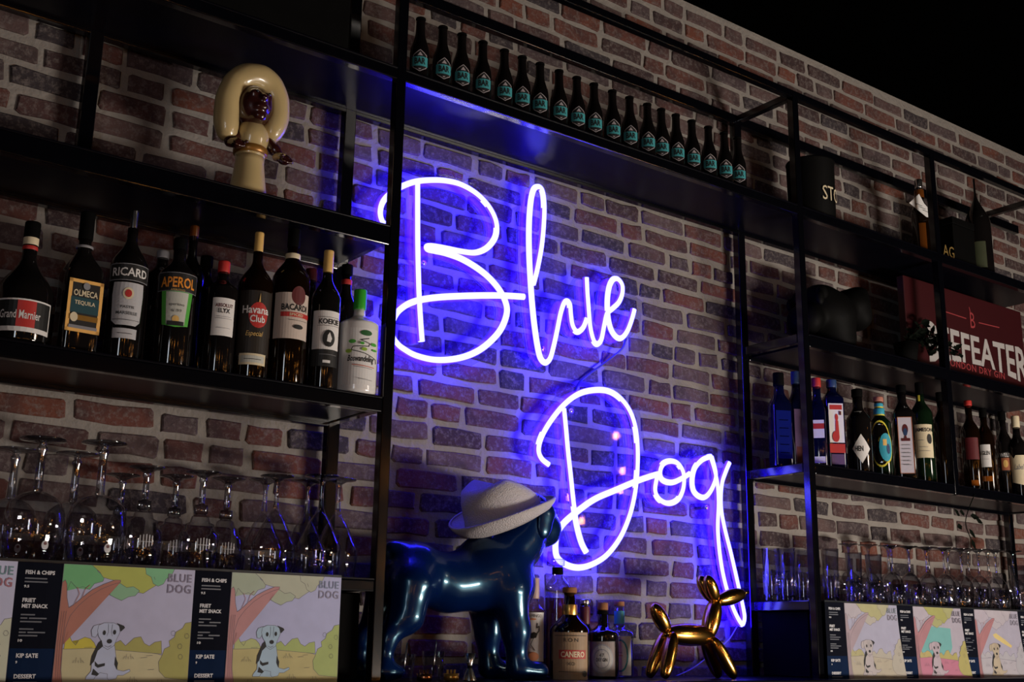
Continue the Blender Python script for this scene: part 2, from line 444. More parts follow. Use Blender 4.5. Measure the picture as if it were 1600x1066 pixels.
def brick_geo(w, h, rnd):
    pts = []
    for (x, z) in ((-.5,-.42),(-.46,-.5),(0,-.5),(.46,-.5),(.5,-.42),(.5,.42),(.46,.5),(0,.5),(-.46,.5),(-.5,.42)):
        pts.append((x*w+rnd.uniform(-.005,.005), z*h+rnd.uniform(-.0042,.0042)))
    d = rnd.uniform(.005, .009); vs = []
    for (s, y) in ((1.0, .006), (1.0, -d*.5), (None, -d)):
        for x, z in pts:
            if s is None: x, z = x-math.copysign(.004, x)*(abs(x) > .01), z-math.copysign(.004, z)
            vs.append((x, y, z))
    fs = [(j*10+i, j*10+(i+1) % 10, (j+1)*10+(i+1) % 10, (j+1)*10+i) for j in range(2) for i in range(10)]
    fs.append(tuple(20+i for i in range(10))); return vs, fs
rb = random.Random(11)
BR = []
for k in range(-14, 28):
    zc = .605+.0373+.0745*k
    if zc > 2.645: break
    x = -1.25+rb.random()*.2
    while x < 6.9:
        w = rb.choices((.215, .105, .165, .195), (5, 3, 1, 2))[0]*rb.uniform(.95, 1.05)
        z = zc-.006*(x-1.9)+rb.uniform(-.0025, .0025)
        BR.append((x+w/2, z, w, .0535*rb.uniform(.92, 1.08))); x += w+rb.uniform(.016, .028)
bpy.context.view_layer.update()
dg = bpy.context.evaluated_depsgraph_get()
vis = []; hid = []
for b in BR:
    seen = 0
    for ox, oz in ((0,0),(-.4,.3),(.4,.3),(-.4,-.3),(.4,-.3)):
        P = Vector((b[0]+ox*b[2], -.008, b[1]+H0+oz*b[3])); px, py, z = project(P)
        if not (-5 < px < 1605 and -5 < py < 1071): continue
        d = P-CAMPOS
        hit = SC.ray_cast(dg, CAMPOS, d.normalized(), distance=d.length-.002)
        seen += not hit[0]
    if seen:
        a = project((b[0]-b[2]/2, 0, b[1]+H0)); c = project((b[0]+b[2]/2, 0, b[1]+H0))
        vis.append((math.hypot(a[0]-c[0], a[1]-c[1])/c[2]*seen, b))
    else: hid.append(b)
vis.sort(key=lambda t: -t[0])
GEO = {}
for _, b in vis[:300]:
    key = (round(b[2]/.025), rb.randrange(4))
    if key not in GEO:
        mb = MB(); v, f = brick_geo(key[0]*.025, .055, rb); mb.add(v, f); o = mb.build('brick', M_BRICK); GEO[key] = o.data
    else:
        o = bpy.data.objects.new('brick', GEO[key]); COL.objects.link(o)
    o.parent = wall; o.location = (b[0], 0, b[1]+H0); o.scale = (b[2]/(key[0]*.025), 1, b[3]/.055)
mb = MB()
for b in [t[1] for t in vis[300:]]+hid:
    v, f = brick_geo(b[2], b[3], rb); mb.add([(p[0]+b[0], p[1], p[2]+b[1]+H0) for p in v], f)
o = mb.build('remaining_bricks', M_BRICKS, wall); o['kind'] = 'stuff'

# ================================================================= NEON SIGN
M_TUBE = emitter('neon tube face', (.098, .094, 1.0), 11)
M_TUBES = emitter('neon tube side glow', (.02, .005, 1.0), 12)
M_TUBEB = emitter('neon tube back glow', (.012, .002, 1.0), 110.0)
M_ACR = glass('clear acrylic panel', (.97,.97,.99), (.8,.8,.88), .03, .2, refl=(.55,.55,.6))
YT = 3.092                    # plane of the tubes, in front of the acrylic
def pth(org, sc, pts): return [at(org[0]+x/sc, org[1]+y/sc, YT) for x, y in pts]
TUBES_BLUE = [
 [(270,140),(270,300),(271,450),(276,640),(284,780),(291,870)],
 [(128,330),(108,318),(97,275),(110,225),(150,182),(200,153),(260,132),(330,125),(400,128),(470,145),(540,185),(595,240),(628,300),(637,355),(625,400),(590,440),(540,460),(480,456),(400,440),(340,430),(318,432),(320,442),(350,449),(400,460),(470,485),(540,525),(600,572),(650,630),(680,690),(685,740),(665,800),(630,850),(570,903),(500,938),(420,955),(340,955),(260,935),(210,908),(180,885),(155,850),(148,810),(160,765),(185,727),(230,695),(290,676),(370,665),(460,660),(560,657),(660,657),(720,660),(765,663)],
 [(806,605),(825,530),(845,420),(855,300),(855,220),(846,170),(828,155),(808,170),(795,230),(788,330),(788,450),(794,580),(801,680),(811,780),(825,880),(840,945),(862,967),(882,950),(897,900),(915,820),(930,745),(945,698),(960,683),(974,698),(978,740),(985,790),(1000,820),(1017,824),(1037,804),(1052,765)],
 [(1052,575),(1055,640),(1061,720),(1068,800),(1082,860),(1100,882),(1119,862),(1133,795),(1146,742),(1172,718),(1200,690),(1216,650),(1216,610),(1197,583),(1175,585),(1158,620),(1150,680),(1152,750),(1166,812),(1190,848),(1215,853),(1240,822),(1260,770),(1273,722)],
]
TUBES_DOG = [
 [(193,190),(200,260),(208,350),(218,440),(231,560),(245,640),(262,700),(280,735)],
 [(137,404),(108,380),(97,345),(110,295),(145,235),(195,175),(250,135),(310,120),(365,125),(410,155),(445,205),(465,270),(472,350),(470,440),(460,520),(440,600),(405,680),(355,745),(300,780),(250,792),(205,782),(172,757),(163,720),(168,670),(190,630),(240,585),(310,535),(390,500),(460,470),(510,452),(548,440)],
 [(545,450),(538,500),(555,535),(590,550),(625,535),(645,490),(645,435),(625,400),(598,390),(570,400),(557,430),(567,460),(602,470),(640,455),(670,436)],
 [(752,372),(718,384),(690,415),(680,460),(685,500),(705,522),(730,524),(755,490),(768,440),(752,372)],
 [(745,368),(762,420),(774,480),(778,550),(775,650),(785,760),(805,860),(835,950),(865,1005),(876,985),(870,940),(850,850),(825,740),(800,640),(787,560),(790,480),(805,430),(820,395)],
]
def sign(name, label, org, sc, strokes, outline):
    base = at(org[0]+strokes[0][0][0]/sc, org[1]+strokes[0][0][1]/sc, WALL)
    t = thing(name, label, 'neon sign', base)
    def fin(o): o.parent = t; o.matrix_parent_inverse = Matrix.Translation(-base); return o
    for s in strokes:
        mb = MB(); mb.tube(smooth_path(pth(org, sc, s), sub=6), .0112, n=12, mifn=lambda d: 0 if d.y < -.5 else (2 if d.y < .9 else 1))
        fin(mb.build('neon_tube', [M_TUBE, M_TUBEB, M_TUBES]))
    # clear acrylic back panel, cut to a loose outline
    pts = [at(org[0]+x/sc, org[1]+y/sc, YT+.02) for x, y in outline]; n = len(pts)
    mb = MB(); mb.add([tuple(p) for p in pts]+[(p.x, p.y+.006, p.z) for p in pts], [tuple(range(n)), tuple(range(n, 2*n))[::-1]]+[(i, (i+1) % n, (i+1) % n+n, i+n) for i in range(n)])
    fin(mb.build('acrylic_panel', M_ACR))
    return t, fin
t, fin = sign('neon_sign', 'blue white neon lettering spelling Blue on the brick wall', (560,240), 2.961, TUBES_BLUE,
     [(75,330),(70,250),(120,150),(230,100),(400,95),(540,140),(680,260),(760,240),(780,130),(850,115),(890,180),(890,420),(910,600),(960,640),(1020,540),(1090,540),(1110,600),(1180,545),(1250,570),(1255,640),(1320,690),(1300,800),(1220,890),(1110,920),(960,880),(900,1000),(840,1005),(780,920),(660,900),(520,985),(330,990),(180,930),(110,850),(110,740),(150,560),(110,420)])
for x, y in ((300,508),(850,905)): 
    p = at(560+x/2.961, 240+y/2.961, YT+.02); fin(MB().lathe([(.006,0),(.006,.05),(.009,.05),(.009,.055)], n=12).build('wall_spacer', M_SILVER)).data.transform(Matrix.Translation(Vector((p.x, p.y+.05, p.z)))@Matrix.Rotation(math.radians(90), 4, 'X'))
t2, fin = sign('neon_sign', 'blue white neon lettering spelling Dog on the brick wall', (800,560), 2.4225, TUBES_DOG,
     [(60,380),(80,260),(170,140),(290,85),(400,100),(480,180),(505,330),(510,410),(600,350),(680,380),(750,335),(836,360),(836,430),(812,520),(850,700),(878,940),(872,1015),(840,1020),(770,880),(745,700),(735,560),(600,590),(490,560),(430,700),(330,810),(220,830),(130,760),(140,640),(190,560),(170,420)])
for x, y in ((222,200),(735,565)):
    p = at(800+x/2.4225, 560+y/2.4225, YT+.02); fin(MB().lathe([(.006,0),(.006,.05),(.009,.05),(.009,.055)], n=12).build('wall_spacer', M_SILVER)).data.transform(Matrix.Translation(Vector((p.x, p.y+.05, p.z)))@Matrix.Rotation(math.radians(90), 4, 'X'))
M_CABLE = mat('blue grey cable', (.05,.05,.12), .4, noise=(20,.2))
c = MB().tube(smooth_path([at(x, y, Y) for x, y, Y in ((978,528,3.12),(972,545,3.13),(948,565,3.15),(920,585,3.152),(905,598,3.15),(898,612,3.12))], sub=6), .004, n=8).build('power_cable', M_CABLE)
setp(c, 'thin blue grey cable between the words Blue and Dog', 'cable')
c = MB().tube(smooth_path([at(x, y, Y) for x, y, Y in ((1152,978,3.12),(1140,998,3.14),(1125,1012,3.148),(1105,1028,3.15),(1080,1046,3.15),(1045,1062,3.15),(1020,1075,3.14))], sub=6), .0025, n=6).build('power_cable', mat('pale cable', (.35,.33,.4), .4, noise=(20,.2)))
setp(c, 'thin pale cable running down from the neon letter g', 'cable')

# ================================================================= string of warm bulbs in the room (behind the camera; seen as reflections)
M_BULB = emitter('warm bulb', (1.0, .36, .05), 36)
gb = MB(); 
bulbs = []
for px, py in ((963,680),(974,735),(1012,805),(971,765)):
    p = at(px, py, YT+.02); d = (p-CAMPOS); q = p+Vector((d.x, -d.y, d.z))*(4.4/d.y); bulbs.append(q)
r3 = random.Random(4)
for i in range(46): bulbs.append(Vector((r3.uniform(-2.5, 6), r3.uniform(-5.8, -4.2), r3.uniform(.4, 1.1))))
for i in range(30): bulbs.append(Vector((r3.uniform(-2.5, 7), r3.uniform(-5.6, -4.9), r3.uniform(1.5, 2.6))))
lg = thing('string_lights', 'string of small warm bulbs across the bar room behind the viewer', 'string lights', bulbs[0])
for q in bulbs:
    o = MB().lathe([(.001,-.038),(.018,-.028),(.026,-.006),(.018,.014),(.01,.026)], n=10, c=q).build('bulb', M_BULB); o.parent = lg; o.matrix_parent_inverse = Matrix.Translation(-bulbs[0])
bs = sorted(bulbs, key=lambda p: p.x)
o = MB().tube([p+Vector((0,0,.03)) for p in bs], .003, n=5).build('wire', M_BLACK); o.parent = lg; o.matrix_parent_inverse = Matrix.Translation(-bulbs[0])

# ================================================================= BOTTLES
def cam_az(x, Y): return -math.atan2(x, Y)         # azimuth of the viewer seen from a bottle (0 = straight out from the wall)
def bottle(name, label, px, py, Y, zb, R, top, sh, rn, glassm, cap=None, labels=(), sq=0, neck_h=None, group=None, rel=0., ring=None, taper=1.0, liquid=None, cat='bottle', lip=True):
    """px,py: photo pixel at the middle of the body; top, sh: photo rows of the top and of the shoulder; zb: base height"""
    P = at(px, py, Y); x, y = P.x, P.y
    zt = at(px, top, Y).z-zb; zs = at(px, sh, Y).z-zb
    t = thing(name, label, cat, (x, y, zb), group)
    zn = zs+(zt-zs)*.42 if neck_h is None else zs+(zt-zs)*neck_h
    az = cam_az(x, Y)+math.radians(rel)
    q = sq
    prof = [(R*.86*taper,0,q),(R*.97*taper,.004,q),(R*taper,.012,q),(R,zs*.8,q),(R,zs-.012,q)]
    for k in range(1, 8):
        a = k/8; s = .5-.5*math.cos(math.pi*a)
        prof.append((R+(rn-R)*s, zs-.012+(zn-zs+.012)*a, q*(1-s)))
    zc = zt
    if cap: zc = zt-cap[1]
    prof += [(rn, zn), (rn*.96, zc)]
    MB().lathe(prof, n=36, sqp=8 if sq else 4, rot=az).build('body', glassm, t)
    if cap:
        m_, ch, rc = cap[:3]
        MB().lathe([(rc*.98,zc-.001),(rc,zc+.002),(rc,zt-.003),(rc*.94,zt)], n=24).build(cap[3] if len(cap) > 3 else 'cap', m_, t)
    if ring:
        for (m_, r0, r1) in ring:
            z0 = at(px, r1, Y).z-zb; z1 = at(px, r0, Y).z-zb
            rr = rn if z0 > zn else rn+.004
            MB().lathe([(rr*1.03,z0),(rr*1.06,z0+.002),(rr*1.06,z1-.002),(rr*1.03,z1)], n=24, cap0=False, cap1=False).build('neck_band', m_, t)
    if liquid:
        m_, row = liquid
        zl = at(px, row, Y).z-zb
        MB().lathe([(R*.9,.006,q),(R*.93,.012,q),(R*.93,zl,q)], n=32, sqp=8 if sq else 4, rot=az).build('liquid', m_, t)
    def surf(off, rr, a0):
        def fn(u, v):
            if sq:
                # flat front face of a square bottle
                d = rr+off
                return (math.sin(a0)*d+math.cos(a0)*u, -math.cos(a0)*d+math.sin(a0)*u, v)
            a = a0+u/rr
            return (math.sin(a)*(rr+off), -math.cos(a)*(rr+off), v)
        return fn
    for L in labels:
        r0, r1, wdt, m_ = L['rows'][0], L['rows'][1], L['w'], L['mat']
        Yf = Y-R
        pr = Yf/Y
        z1 = at(px, r0, Yf).z-zb; z0 = at(px, r1, Yf).z-zb
        a0 = az+math.radians(L.get('rot', 0)); rr = L.get('r', R)
        fn = surf(.0008, rr, a0)
        shp = L.get('shape')
        hh = z1-z0
        mb = MB()
        if shp == 'disc': disc(mb, fn, 0, (z0+z1)/2, wdt/2, hh/2, n=28)
        elif shp: poly(mb, fn, [(p[0]*wdt/2, z0+hh*p[1]) for p in shp])
        else: rect(mb, fn, -wdt/2, wdt/2, z0, z1, n=1 if sq else 14)
        lab = mb.build(L.get('name', 'label'), m_, t)
        if L.get('border'):
            bw, bm_ = L['border']; mb = MB(); f2 = surf(.0013, rr, a0)
            n = 1 if sq else 12
            rect(mb, f2, -wdt/2, wdt/2, z0, z0+bw, n=n); rect(mb, f2, -wdt/2, wdt/2, z1-bw, z1, n=n)
            rect(mb, f2, -wdt/2, -wdt/2+bw, z0, z1); rect(mb, f2, wdt/2-bw, wdt/2, z0, z1)
            mb.build('label_border', bm_, lab)
        f3 = surf(.0016, rr, a0)
        for k, A in enumerate(L.get('art', ())):
            mb = MB(); kind = A[0]; f4 = surf(.0012+.0004*(k+1), rr, a0)
            if kind == 'text':   # text, u, v (0..1 of height), width fraction, height fraction, mat, kwargs
                _, s, u, v, w, h, m2, kw = A
                put_text(mb, f4, s, u*wdt, z0+v*hh, w*wdt, h*hh, **kw); mb.build('lettering', m2, lab)
            elif kind == 'rect':
                _, u0, u1, v0, v1, m2 = A
                rect(mb, f4, u0*wdt, u1*wdt, z0+v0*hh, z0+v1*hh, n=1 if sq else 10); mb.build('print_panel', m2, lab)
            elif kind == 'disc':
                _, u, v, ru, rv, m2 = A
                disc(mb, f4, u*wdt, z0+v*hh, ru*wdt, rv*hh); mb.build('emblem', m2, lab)
            elif kind == 'poly':
                _, pts, m2 = A
                poly(mb, f4, [(p[0]*wdt, z0+p[1]*hh) for p in pts]); mb.build('emblem', m2, lab)
            elif kind == 'line':
                _, pts, w, m2 = A
                ribbon(mb, f4, [(p[0]*wdt, z0+p[1]*hh) for p in pts], w); mb.build('print_line', m2, lab)
    return t
Bd = dict(bold=.02)
def T(s, u, v, w, h, m_, **kw): return ('text', s, u, v, w, h, m_, kw)
Z1 = SH['s1']+H0+.001; Z3 = SH['s3']+H0+.001; Z2 = SH['s2']+H0+.001; Z0 = SH['s0']+H0+.001; ZBt = ZB+.001

# ---- left shelf, from the left
bottle('liquor_bottle', 'squat dark bottle with red and black label, leftmost on the left shelf', 36, 480, 2.89, Z1, .066, 345, 455, .017, M_DARKGLASS, (M_BLACK,.04,.0185),
   ring=[(M_CREAM,362,382),(M_RED,384,390)], neck_h=.5,
   labels=[dict(rows=(466,518), w=.15, mat=M_INK, rot=0, border=(.004,M_WHITE), art=[('rect',-.08,.2,.12,.95,M_RED),('rect',-.47,.47,.04,.14,M_WHITE),T('Grand Marnier',-.03,.52,.62,.26,M_WHITE,bold=.01)])])
bottle('tequila_bottle', 'square tequila bottle with gold bordered dark label on the left shelf', 122, 480, 2.89, Z1, .046, 330, 425, .016, M_DARKGLASS, (M_BLACK,.07,.018), sq=.85, rel=18,
   ring=[(M_GREY,384,388)],
   labels=[dict(rows=(436,519), w=.084, mat=M_INK, border=(.0085,mat('lit through gold print',(.9,.5,.14),.4,noise=(60,.12))), art=[('rect',-.41,.41,.36,.66,mat('petrol print',(.01,.06,.075),.5,noise=(40,.1))),T('OLMECA',0,.74,.7,.12,M_CREAM,bold=.02),T('TEQUILA',0,.55,.6,.09,M_CREAM,bold=.02),('rect',-.41,.41,.22,.32,M_GOLD),('disc',-.28,.27,.11,.09,M_CREAM),('rect',-.41,.41,.06,.12,M_GREY),('disc',0,.88,.1,.07,M_GREY)])])  # border colour brightened to imitate light shining through the label
bottle('pastis_bottle', 'dark bottle with silver pourer and silver shield label on the left shelf', 197, 470, 2.89, Z1, .047, 326, 412, .0135, M_DARKGLASS, (M_SILVER,.05,.009,'pourer'), neck_h=.45, rel=5,
   labels=[dict(rows=(410,437), w=.115, mat=M_INK, border=(.002,M_GREY), art=[T('RICARD',0,.5,.8,.5,M_WHITE,bold=.02)]),
           dict(rows=(440,508), w=.082, mat=mat('silver label paper',(.5,.5,.52),.45,noise=(40,.06)), shape=((-.9,.1),(-.6,0),(.6,0),(.9,.1),(1,.7),(.95,1),(-.95,1),(-1,.7)), art=[('disc',0,.74,.16,.14,M_CREAM),('disc',0,.74,.1,.09,M_RED),T('PASTIS',0,.42,.4,.06,M_INK,bold=.01),T('MARSEILLE',0,.28,.62,.07,M_INK,bold=.01),('line',((-.4,.12),(.4,.12)),.0012,M_INK)]),
           dict(rows=(513,529), w=.06, mat=mat('silver label paper',(.5,.5,.52),.45), art=[('line',((-.3,.5),(.3,.5)),.0016,M_INK)])])
bottle('aperitif_bottle', 'aperitif bottle with gold lettering on black and green white label', 274, 475, 2.89, Z1, .05, 372, 428, .017, M_DARKGLASS, (M_BLACK,.03,.018), neck_h=.4, rel=4,
   labels=[dict(rows=(424,454), w=.118, mat=M_INK, border=(.0015,M_GREY), art=[T('APEROL',0,.48,.78,.56,M_ORANGE and mat('orange print',(.85,.3,.03),.4,noise=(40,.08)),bold=.02),T('APERITIVO',0,.07,.3,.1,M_GOLDINK)]),
           dict(rows=(454,511), w=.085, mat=M_GREEN, shape=((-.8,.06),(0,0),(.8,.06),(1,1),(-1,1)), art=[('poly',((-.27,.08),(.27,.08),(.34,.98),(-.34,.98)),mat('pale label paper',(.55,.56,.5),.5,noise=(40,.06))),T('aperitivo',0,.62,.45,.1,M_INK),T('dal 1919',0,.46,.3,.08,M_INK),('disc',0,.22,.1,.1,M_GOLDINK),('rect',-.24,.24,.04,.16,M_INK)])])
bottle('vodka_bottle', 'bottle with tall white label and red cap on the left shelf', 344, 495, 2.9, Z1, .043, 408, 448, .015, M_DARKGLASS, (M_RED,.03,.016), neck_h=.3, rel=12,
   labels=[dict(rows=(464,524), w=.062, mat=M_WHITE, art=[T('ABSOLUT',0,.8,.76,.1,M_DRED,bold=.02),T('ELYX',0,.66,.5,.12,M_INK,bold=.02),('line',((-.3,.5),(.3,.5)),.001,M_GREY),('line',((-.36,.45),(.36,.45)),.001,M_GREY),('line',((-.3,.2),(.3,.2)),.001,M_GREY)])])
bottle('rum_bottle', 'dark rum bottle with gold capsule and red round emblem', 396, 500, 2.89, Z1, .047, 362, 440, .0135, M_BROWN, (M_GOLDINK,.056,.0125), rel=6,
   labels=[dict(rows=(452,555), w=.1, mat=mat('dark label paper',(.02,.014,.01),.5,noise=(40,.1)), art=[('disc',.08,.62,.26,.2,M_RED),T('Havana',0,.7,.72,.12,M_WHITE,bold=.02),T('Club',.06,.56,.4,.11,M_WHITE,bold=.02),T('Especial',0,.32,.45,.1,M_GOLDINK,shear=.3),('poly',((.06,.82),(.1,.82),(.09,.96)),M_GOLDINK)]),
           dict(rows=(552,570), w=.075, mat=M_CREAM, r=.0475, art=[('rect',-.42,.42,.2,.8,mat('pale label paper',(.55,.56,.5),.5)),('line',((-.3,.5),(.3,.5)),.0016,M_INK)])])
bottle('rum_bottle', 'dark rum bottle with cream label, red band and round dark emblem', 451, 505, 2.89, Z1, .052, 352, 432, .016, M_BROWN, (M_BLACK,.062,.0175), rel=10, ring=[(M_CREAM,397,405)],
   labels=[dict(rows=(455,528), w=.108, mat=mat('beige label paper',(.62,.52,.45),.55,noise=(40,.06)), art=[T('BACARDI',.06,.68,.7,.14,M_INK,bold=.03),('rect',-.3,.5,.47,.57,M_RED),T('SPICED',.1,.52,.36,.06,M_CREAM,bold=.02),('line',((-.1,.4),(.42,.4)),.001,M_INK),('disc',.16,.26,.13,.05,M_INK)]),
           dict(rows=(444,474), w=.042, rot=17, r=.0524, mat=mat('oxblood print',(.12,.02,.022),.5,noise=(40,.1)), shape='disc')])
bottle('liqueur_bottle', 'slim bottle with gold capsule and white label over black', 507, 520, 2.88, Z1, .041, 391, 462, .014, M_DARKGLASS, (M_GOLDINK,.064,.0145), rel=8,
   labels=[dict(rows=(484,545), w=.085, mat=M_WHITE, art=[T('KOEKIE',.08,.72,.7,.14,M_INK,bold=.03),('line',((-.3,.83),(.45,.83)),.001,M_INK),('line',((-.3,.61),(.45,.61)),.001,M_INK),('disc',.08,.28,.2,.22,M_INK),('poly',((.02,.2),(.14,.18),(.18,.28),(.1,.44),(.04,.36)),M_WHITE)]),
           dict(rows=(545,572), w=.085, mat=M_INK, art=[('line',((-.2,.7),(.4,.7)),.001,M_GREY),('rect',-.08,.16,.2,.36,M_WHITE)])])
bottle('cream_liqueur_bottle', 'glossy white bottle with green cap beside the steel post', 559, 545, 2.86, Z1, .0575, 453, 504, .017, mat('white glazed bottle',(.8,.79,.78),.22,noise=(20,.03),spec=.5,coat=.5), (mat('green cap plastic',(.04,.42,.03),.35,noise=(30,.1)),.058,.0185), neck_h=.22, rel=9,
   labels=[dict(rows=(510,600), w=.112, mat=mat('white print base',(.8,.79,.78),.3), art=[T('Boswandeling',.02,.44,.7,.14,M_INK,shear=.3,bold=.02),
        ('line',((.2,.82),(-.02,.78),(.22,.73),(.2,.68),(-.2,.66),(-.24,.6),(.1,.55),(.44,.47),(.46,.4)),.0022,M_INK),('disc',.12,.91,.15,.05,mat('dark green print',(.02,.12,.03),.5)),('disc',-.22,.75,.09,.035,M_GREEN),('disc',-.3,.58,.08,.035,mat('lime print',(.3,.5,.05),.5)),('disc',.34,.72,.09,.03,M_GREEN),('disc',.08,.62,.07,.03,mat('lime print',(.3,.5,.05),.5)),('disc',.36,.62,.08,.02,M_GREEN),('disc',.02,.72,.05,.025,M_GREEN),
        ('line',((-.2,.34),(.36,.31)),.002,mat('coral print',(.6,.16,.1),.5)),('line',((-.16,.31),(.3,.28)),.0012,M_GREY),('line',((-.05,.1),(.3,.08)),.0015,M_GREY)])])
# back row behind them
bottle('dark_bottle', 'dark bottle with red neck band standing behind the white bottle', 540, 470, 3.03, Z1, .036, 414, 480, .016, M_DARKGLASS, (M_BLACK,.03,.0175), ring=[(M_RED,438,446)])
bottle('liqueur_bottle', 'bottle with yellow liqueur behind the slim gold capped bottle', 481, 520, 3.02, Z1, .04, 420, 470, .016, M_DARKGLASS, (M_DRED,.035,.0175), labels=[dict(rows=(490,590), w=.06, mat=mat('olive glass',(.08,.07,.01),.2,noise=(20,.2)))])
bottle('dark_bottle', 'dark bottle with clear stopper behind the aperitif bottle', 250, 450, 3.03, Z1, .045, 392, 430, .016, M_DARKGLASS, (M_GREY,.02,.017))
bottle('dark_bottle', 'black capped dark bottle behind the tall white label bottle', 318, 470, 3.03, Z1, .04, 400, 450, .016, M_DARKGLASS, (M_BLACK,.03,.0175))
bottle('dark_bottle', 'tall dark bottle with a bare neck behind the gold lettered aperitif bottle', 296, 450, 3.02, Z1, .04, 352, 430, .012, M_DARKGLASS, (M_AMBER,.03,.013))

# ---- right shelf, from the left
zs1r = Z1
bottle('gin_bottle', 'square deep blue bottle with dark cap next to the right steel post', 1219, 665, 2.99, Z1, .04, 584, 632, .02, M_BLUEGL, (M_BLACK,.05,.0215), sq=.85, rel=20, labels=[dict(rows=(640,715), w=.06, mat=mat('blue embossed glass',(.006,.012,.12),.15), art=[('line',((-.3,.8-.17*i),(.3,.8-.17*i)),.003,M_BLUEGL) for i in range(5)])])
bottle('gin_bottle', 'clear square bottle with pink label behind the front steel post', 1246, 665, 3.0, Z1, .038, 582, 632, .017, M_BLUEGL, (M_NAVY,.05,.018), sq=.85, rel=20, labels=[dict(rows=(638,722), w=.05, mat=mat('violet print',(.1,.05,.14),.5), art=[('rect',-.4,.4,0,.3,M_DRED)])])
bottle('gin_bottle', 'bottle with red cap and small white label right of the front steel post', 1278, 660, 2.92, Z1, .032, 592, 640, .016, M_BLUEGL, (M_RED,.035,.018), sq=.7, labels=[dict(rows=(655,683), w=.045, mat=M_WHITE, art=[('rect',-.4,.5,.5,.8,M_RED)]),dict(rows=(712,722), w=.045, mat=M_WHITE)])
bottle('gin_bottle', 'gin bottle with white label showing a red guardsman', 1302, 665, 2.9, Z1, .039, 595, 622, .018, M_BLUEGL, (M_NAVY,.03,.02), sq=.85, rel=18, labels=[dict(rows=(629,690), w=.058, mat=M_WHITE, art=[('rect',-.42,.42,.84,.96,M_RED),('disc',.02,.64,.11,.09,M_RED),('poly',((-.1,.14),(.16,.14),(.12,.56),(-.06,.56)),M_RED),('disc',-.08,.15,.24,.14,M_RED),('rect',.2,.34,.7,.8,M_DRED)]),dict(rows=(692,706), w=.06, mat=M_RED),dict(rows=(708,724), w=.05, mat=mat('violet print',(.1,.05,.14),.5))])
bottle('gin_bottle', 'round black bottle with white diamond label on the right shelf', 1343, 690, 2.89, Z1, .048, 610, 655, .02, M_DARKGLASS, (M_BLACK,.03,.022), labels=[dict(rows=(676,722), w=.072, mat=M_WHITE, rot=8, shape=((0,0),(1,.5),(0,1),(-1,.5)), art=[T('HEN',-.12,.5,.42,.18,M_INK,bold=.02)]),dict(rows=(640,650), w=.03, r=.03, mat=M_WHITE)])
bottle('gin_bottle', 'dark bottle with cyan and yellow round label and banded neck', 1376, 690, 2.93, Z1, .045, 622, 660, .017, M_GREENGL, (mat('salmon cap',(.5,.2,.14),.5,noise=(30,.1)),.018,.0205), neck_h=.35, ring=[(M_CYAN,632,637),(M_YEL,637,639),(M_CYAN,640,649),(M_YEL,649,651)], labels=[dict(rows=(655,728), w=.085, mat=M_YEL, shape='disc', art=[('disc',0,.5,.46,.46,M_DARKGLASS)]),dict(rows=(672,722), w=.062, r=.0456, rot=26, mat=M_YEL, shape='disc', art=[('disc',0,.5,.44,.44,M_CYAN),('rect',-.2,.05,.55,.75,M_GOLDINK),('disc',.14,.45,.12,.16,M_NAVY)])])
bottle('gin_bottle', 'square bottle with tall narrow white label bordered in red', 1413, 690, 2.88, Z1, .042, 604, 646, .018, M_DARKGLASS, (M_BLACK,.03,.02), sq=.85, rel=8, labels=[dict(rows=(650,738), w=.058, mat=mat('lilac label paper',(.62,.58,.68),.5,noise=(40,.05)), border=(.0025,mat('rust print',(.4,.13,.06),.5)), art=[('disc',0,.78,.2,.09,M_DRED),('disc',0,.73,.14,.07,M_NAVY),('rect',-.3,.3,.57,.62,M_DRED),('disc',0,.62,.08,.05,M_DRED)]+[('line',((-.28,.5-.07*i),(.28,.5-.07*i)),.0025,M_GREY) for i in range(6)])])
bottle('whiskey_bottle', 'whiskey bottle with large cream label and dark crest', 1442, 690, 2.92, Z1, .047, 600, 645, .017, M_GREENGL, (M_BLACK,.05,.018), labels=[dict(rows=(661,713), w=.088, mat=M_CREAM, rot=2, art=[T('JAMESON',.06,.82,.86,.15,M_INK,bold=.03),('disc',.3,.56,.12,.15,M_INK),('line',((-.3,.52),(.05,.52)),.0015,M_GREY),('line',((-.2,.32),(.2,.32)),.0012,M_GREY),('line',((-.3,.2),(.3,.2)),.0012,M_GREY)]),dict(rows=(614,640), w=.009, r=.0175, mat=M_YEL, rot=-14)])
bottle('dark_bottle', 'dark bottle standing just left of the second front steel post', 1474, 695, 2.95, Z1, .042, 615, 660, .016, M_BROWN, (M_BLACK,.04,.018))
bottle('whisky_bottle', 'dark whisky bottle with dark red label on the right shelf', 1518, 705, 2.93, Z1, .04, 628, 672, .015, M_BROWN, (M_RED,.022,.017), labels=[dict(rows=(682,716), w=.06, mat=M_DRED, rot=5),dict(rows=(748,757), w=.03, mat=M_ORANGE, rot=8)])  # low orange patch paints a warm bulb glint onto the glass
bottle('whisky_bottle', 'amber whisky bottle with small white label on the right shelf', 1541, 712, 2.91, Z1, .038, 640, 680, .015, M_BROWN, (M_BLACK,.04,.017), labels=[dict(rows=(693,728), w=.04, mat=M_WHITE, art=[T('GLEN',0,.62,.8,.18,M_INK,bold=.02),('line',((-.3,.35),(.3,.35)),.001,M_GREY)]),dict(rows=(742,750), w=.04, mat=M_ORANGE)])  # orange strip near the base imitates a bulb reflection
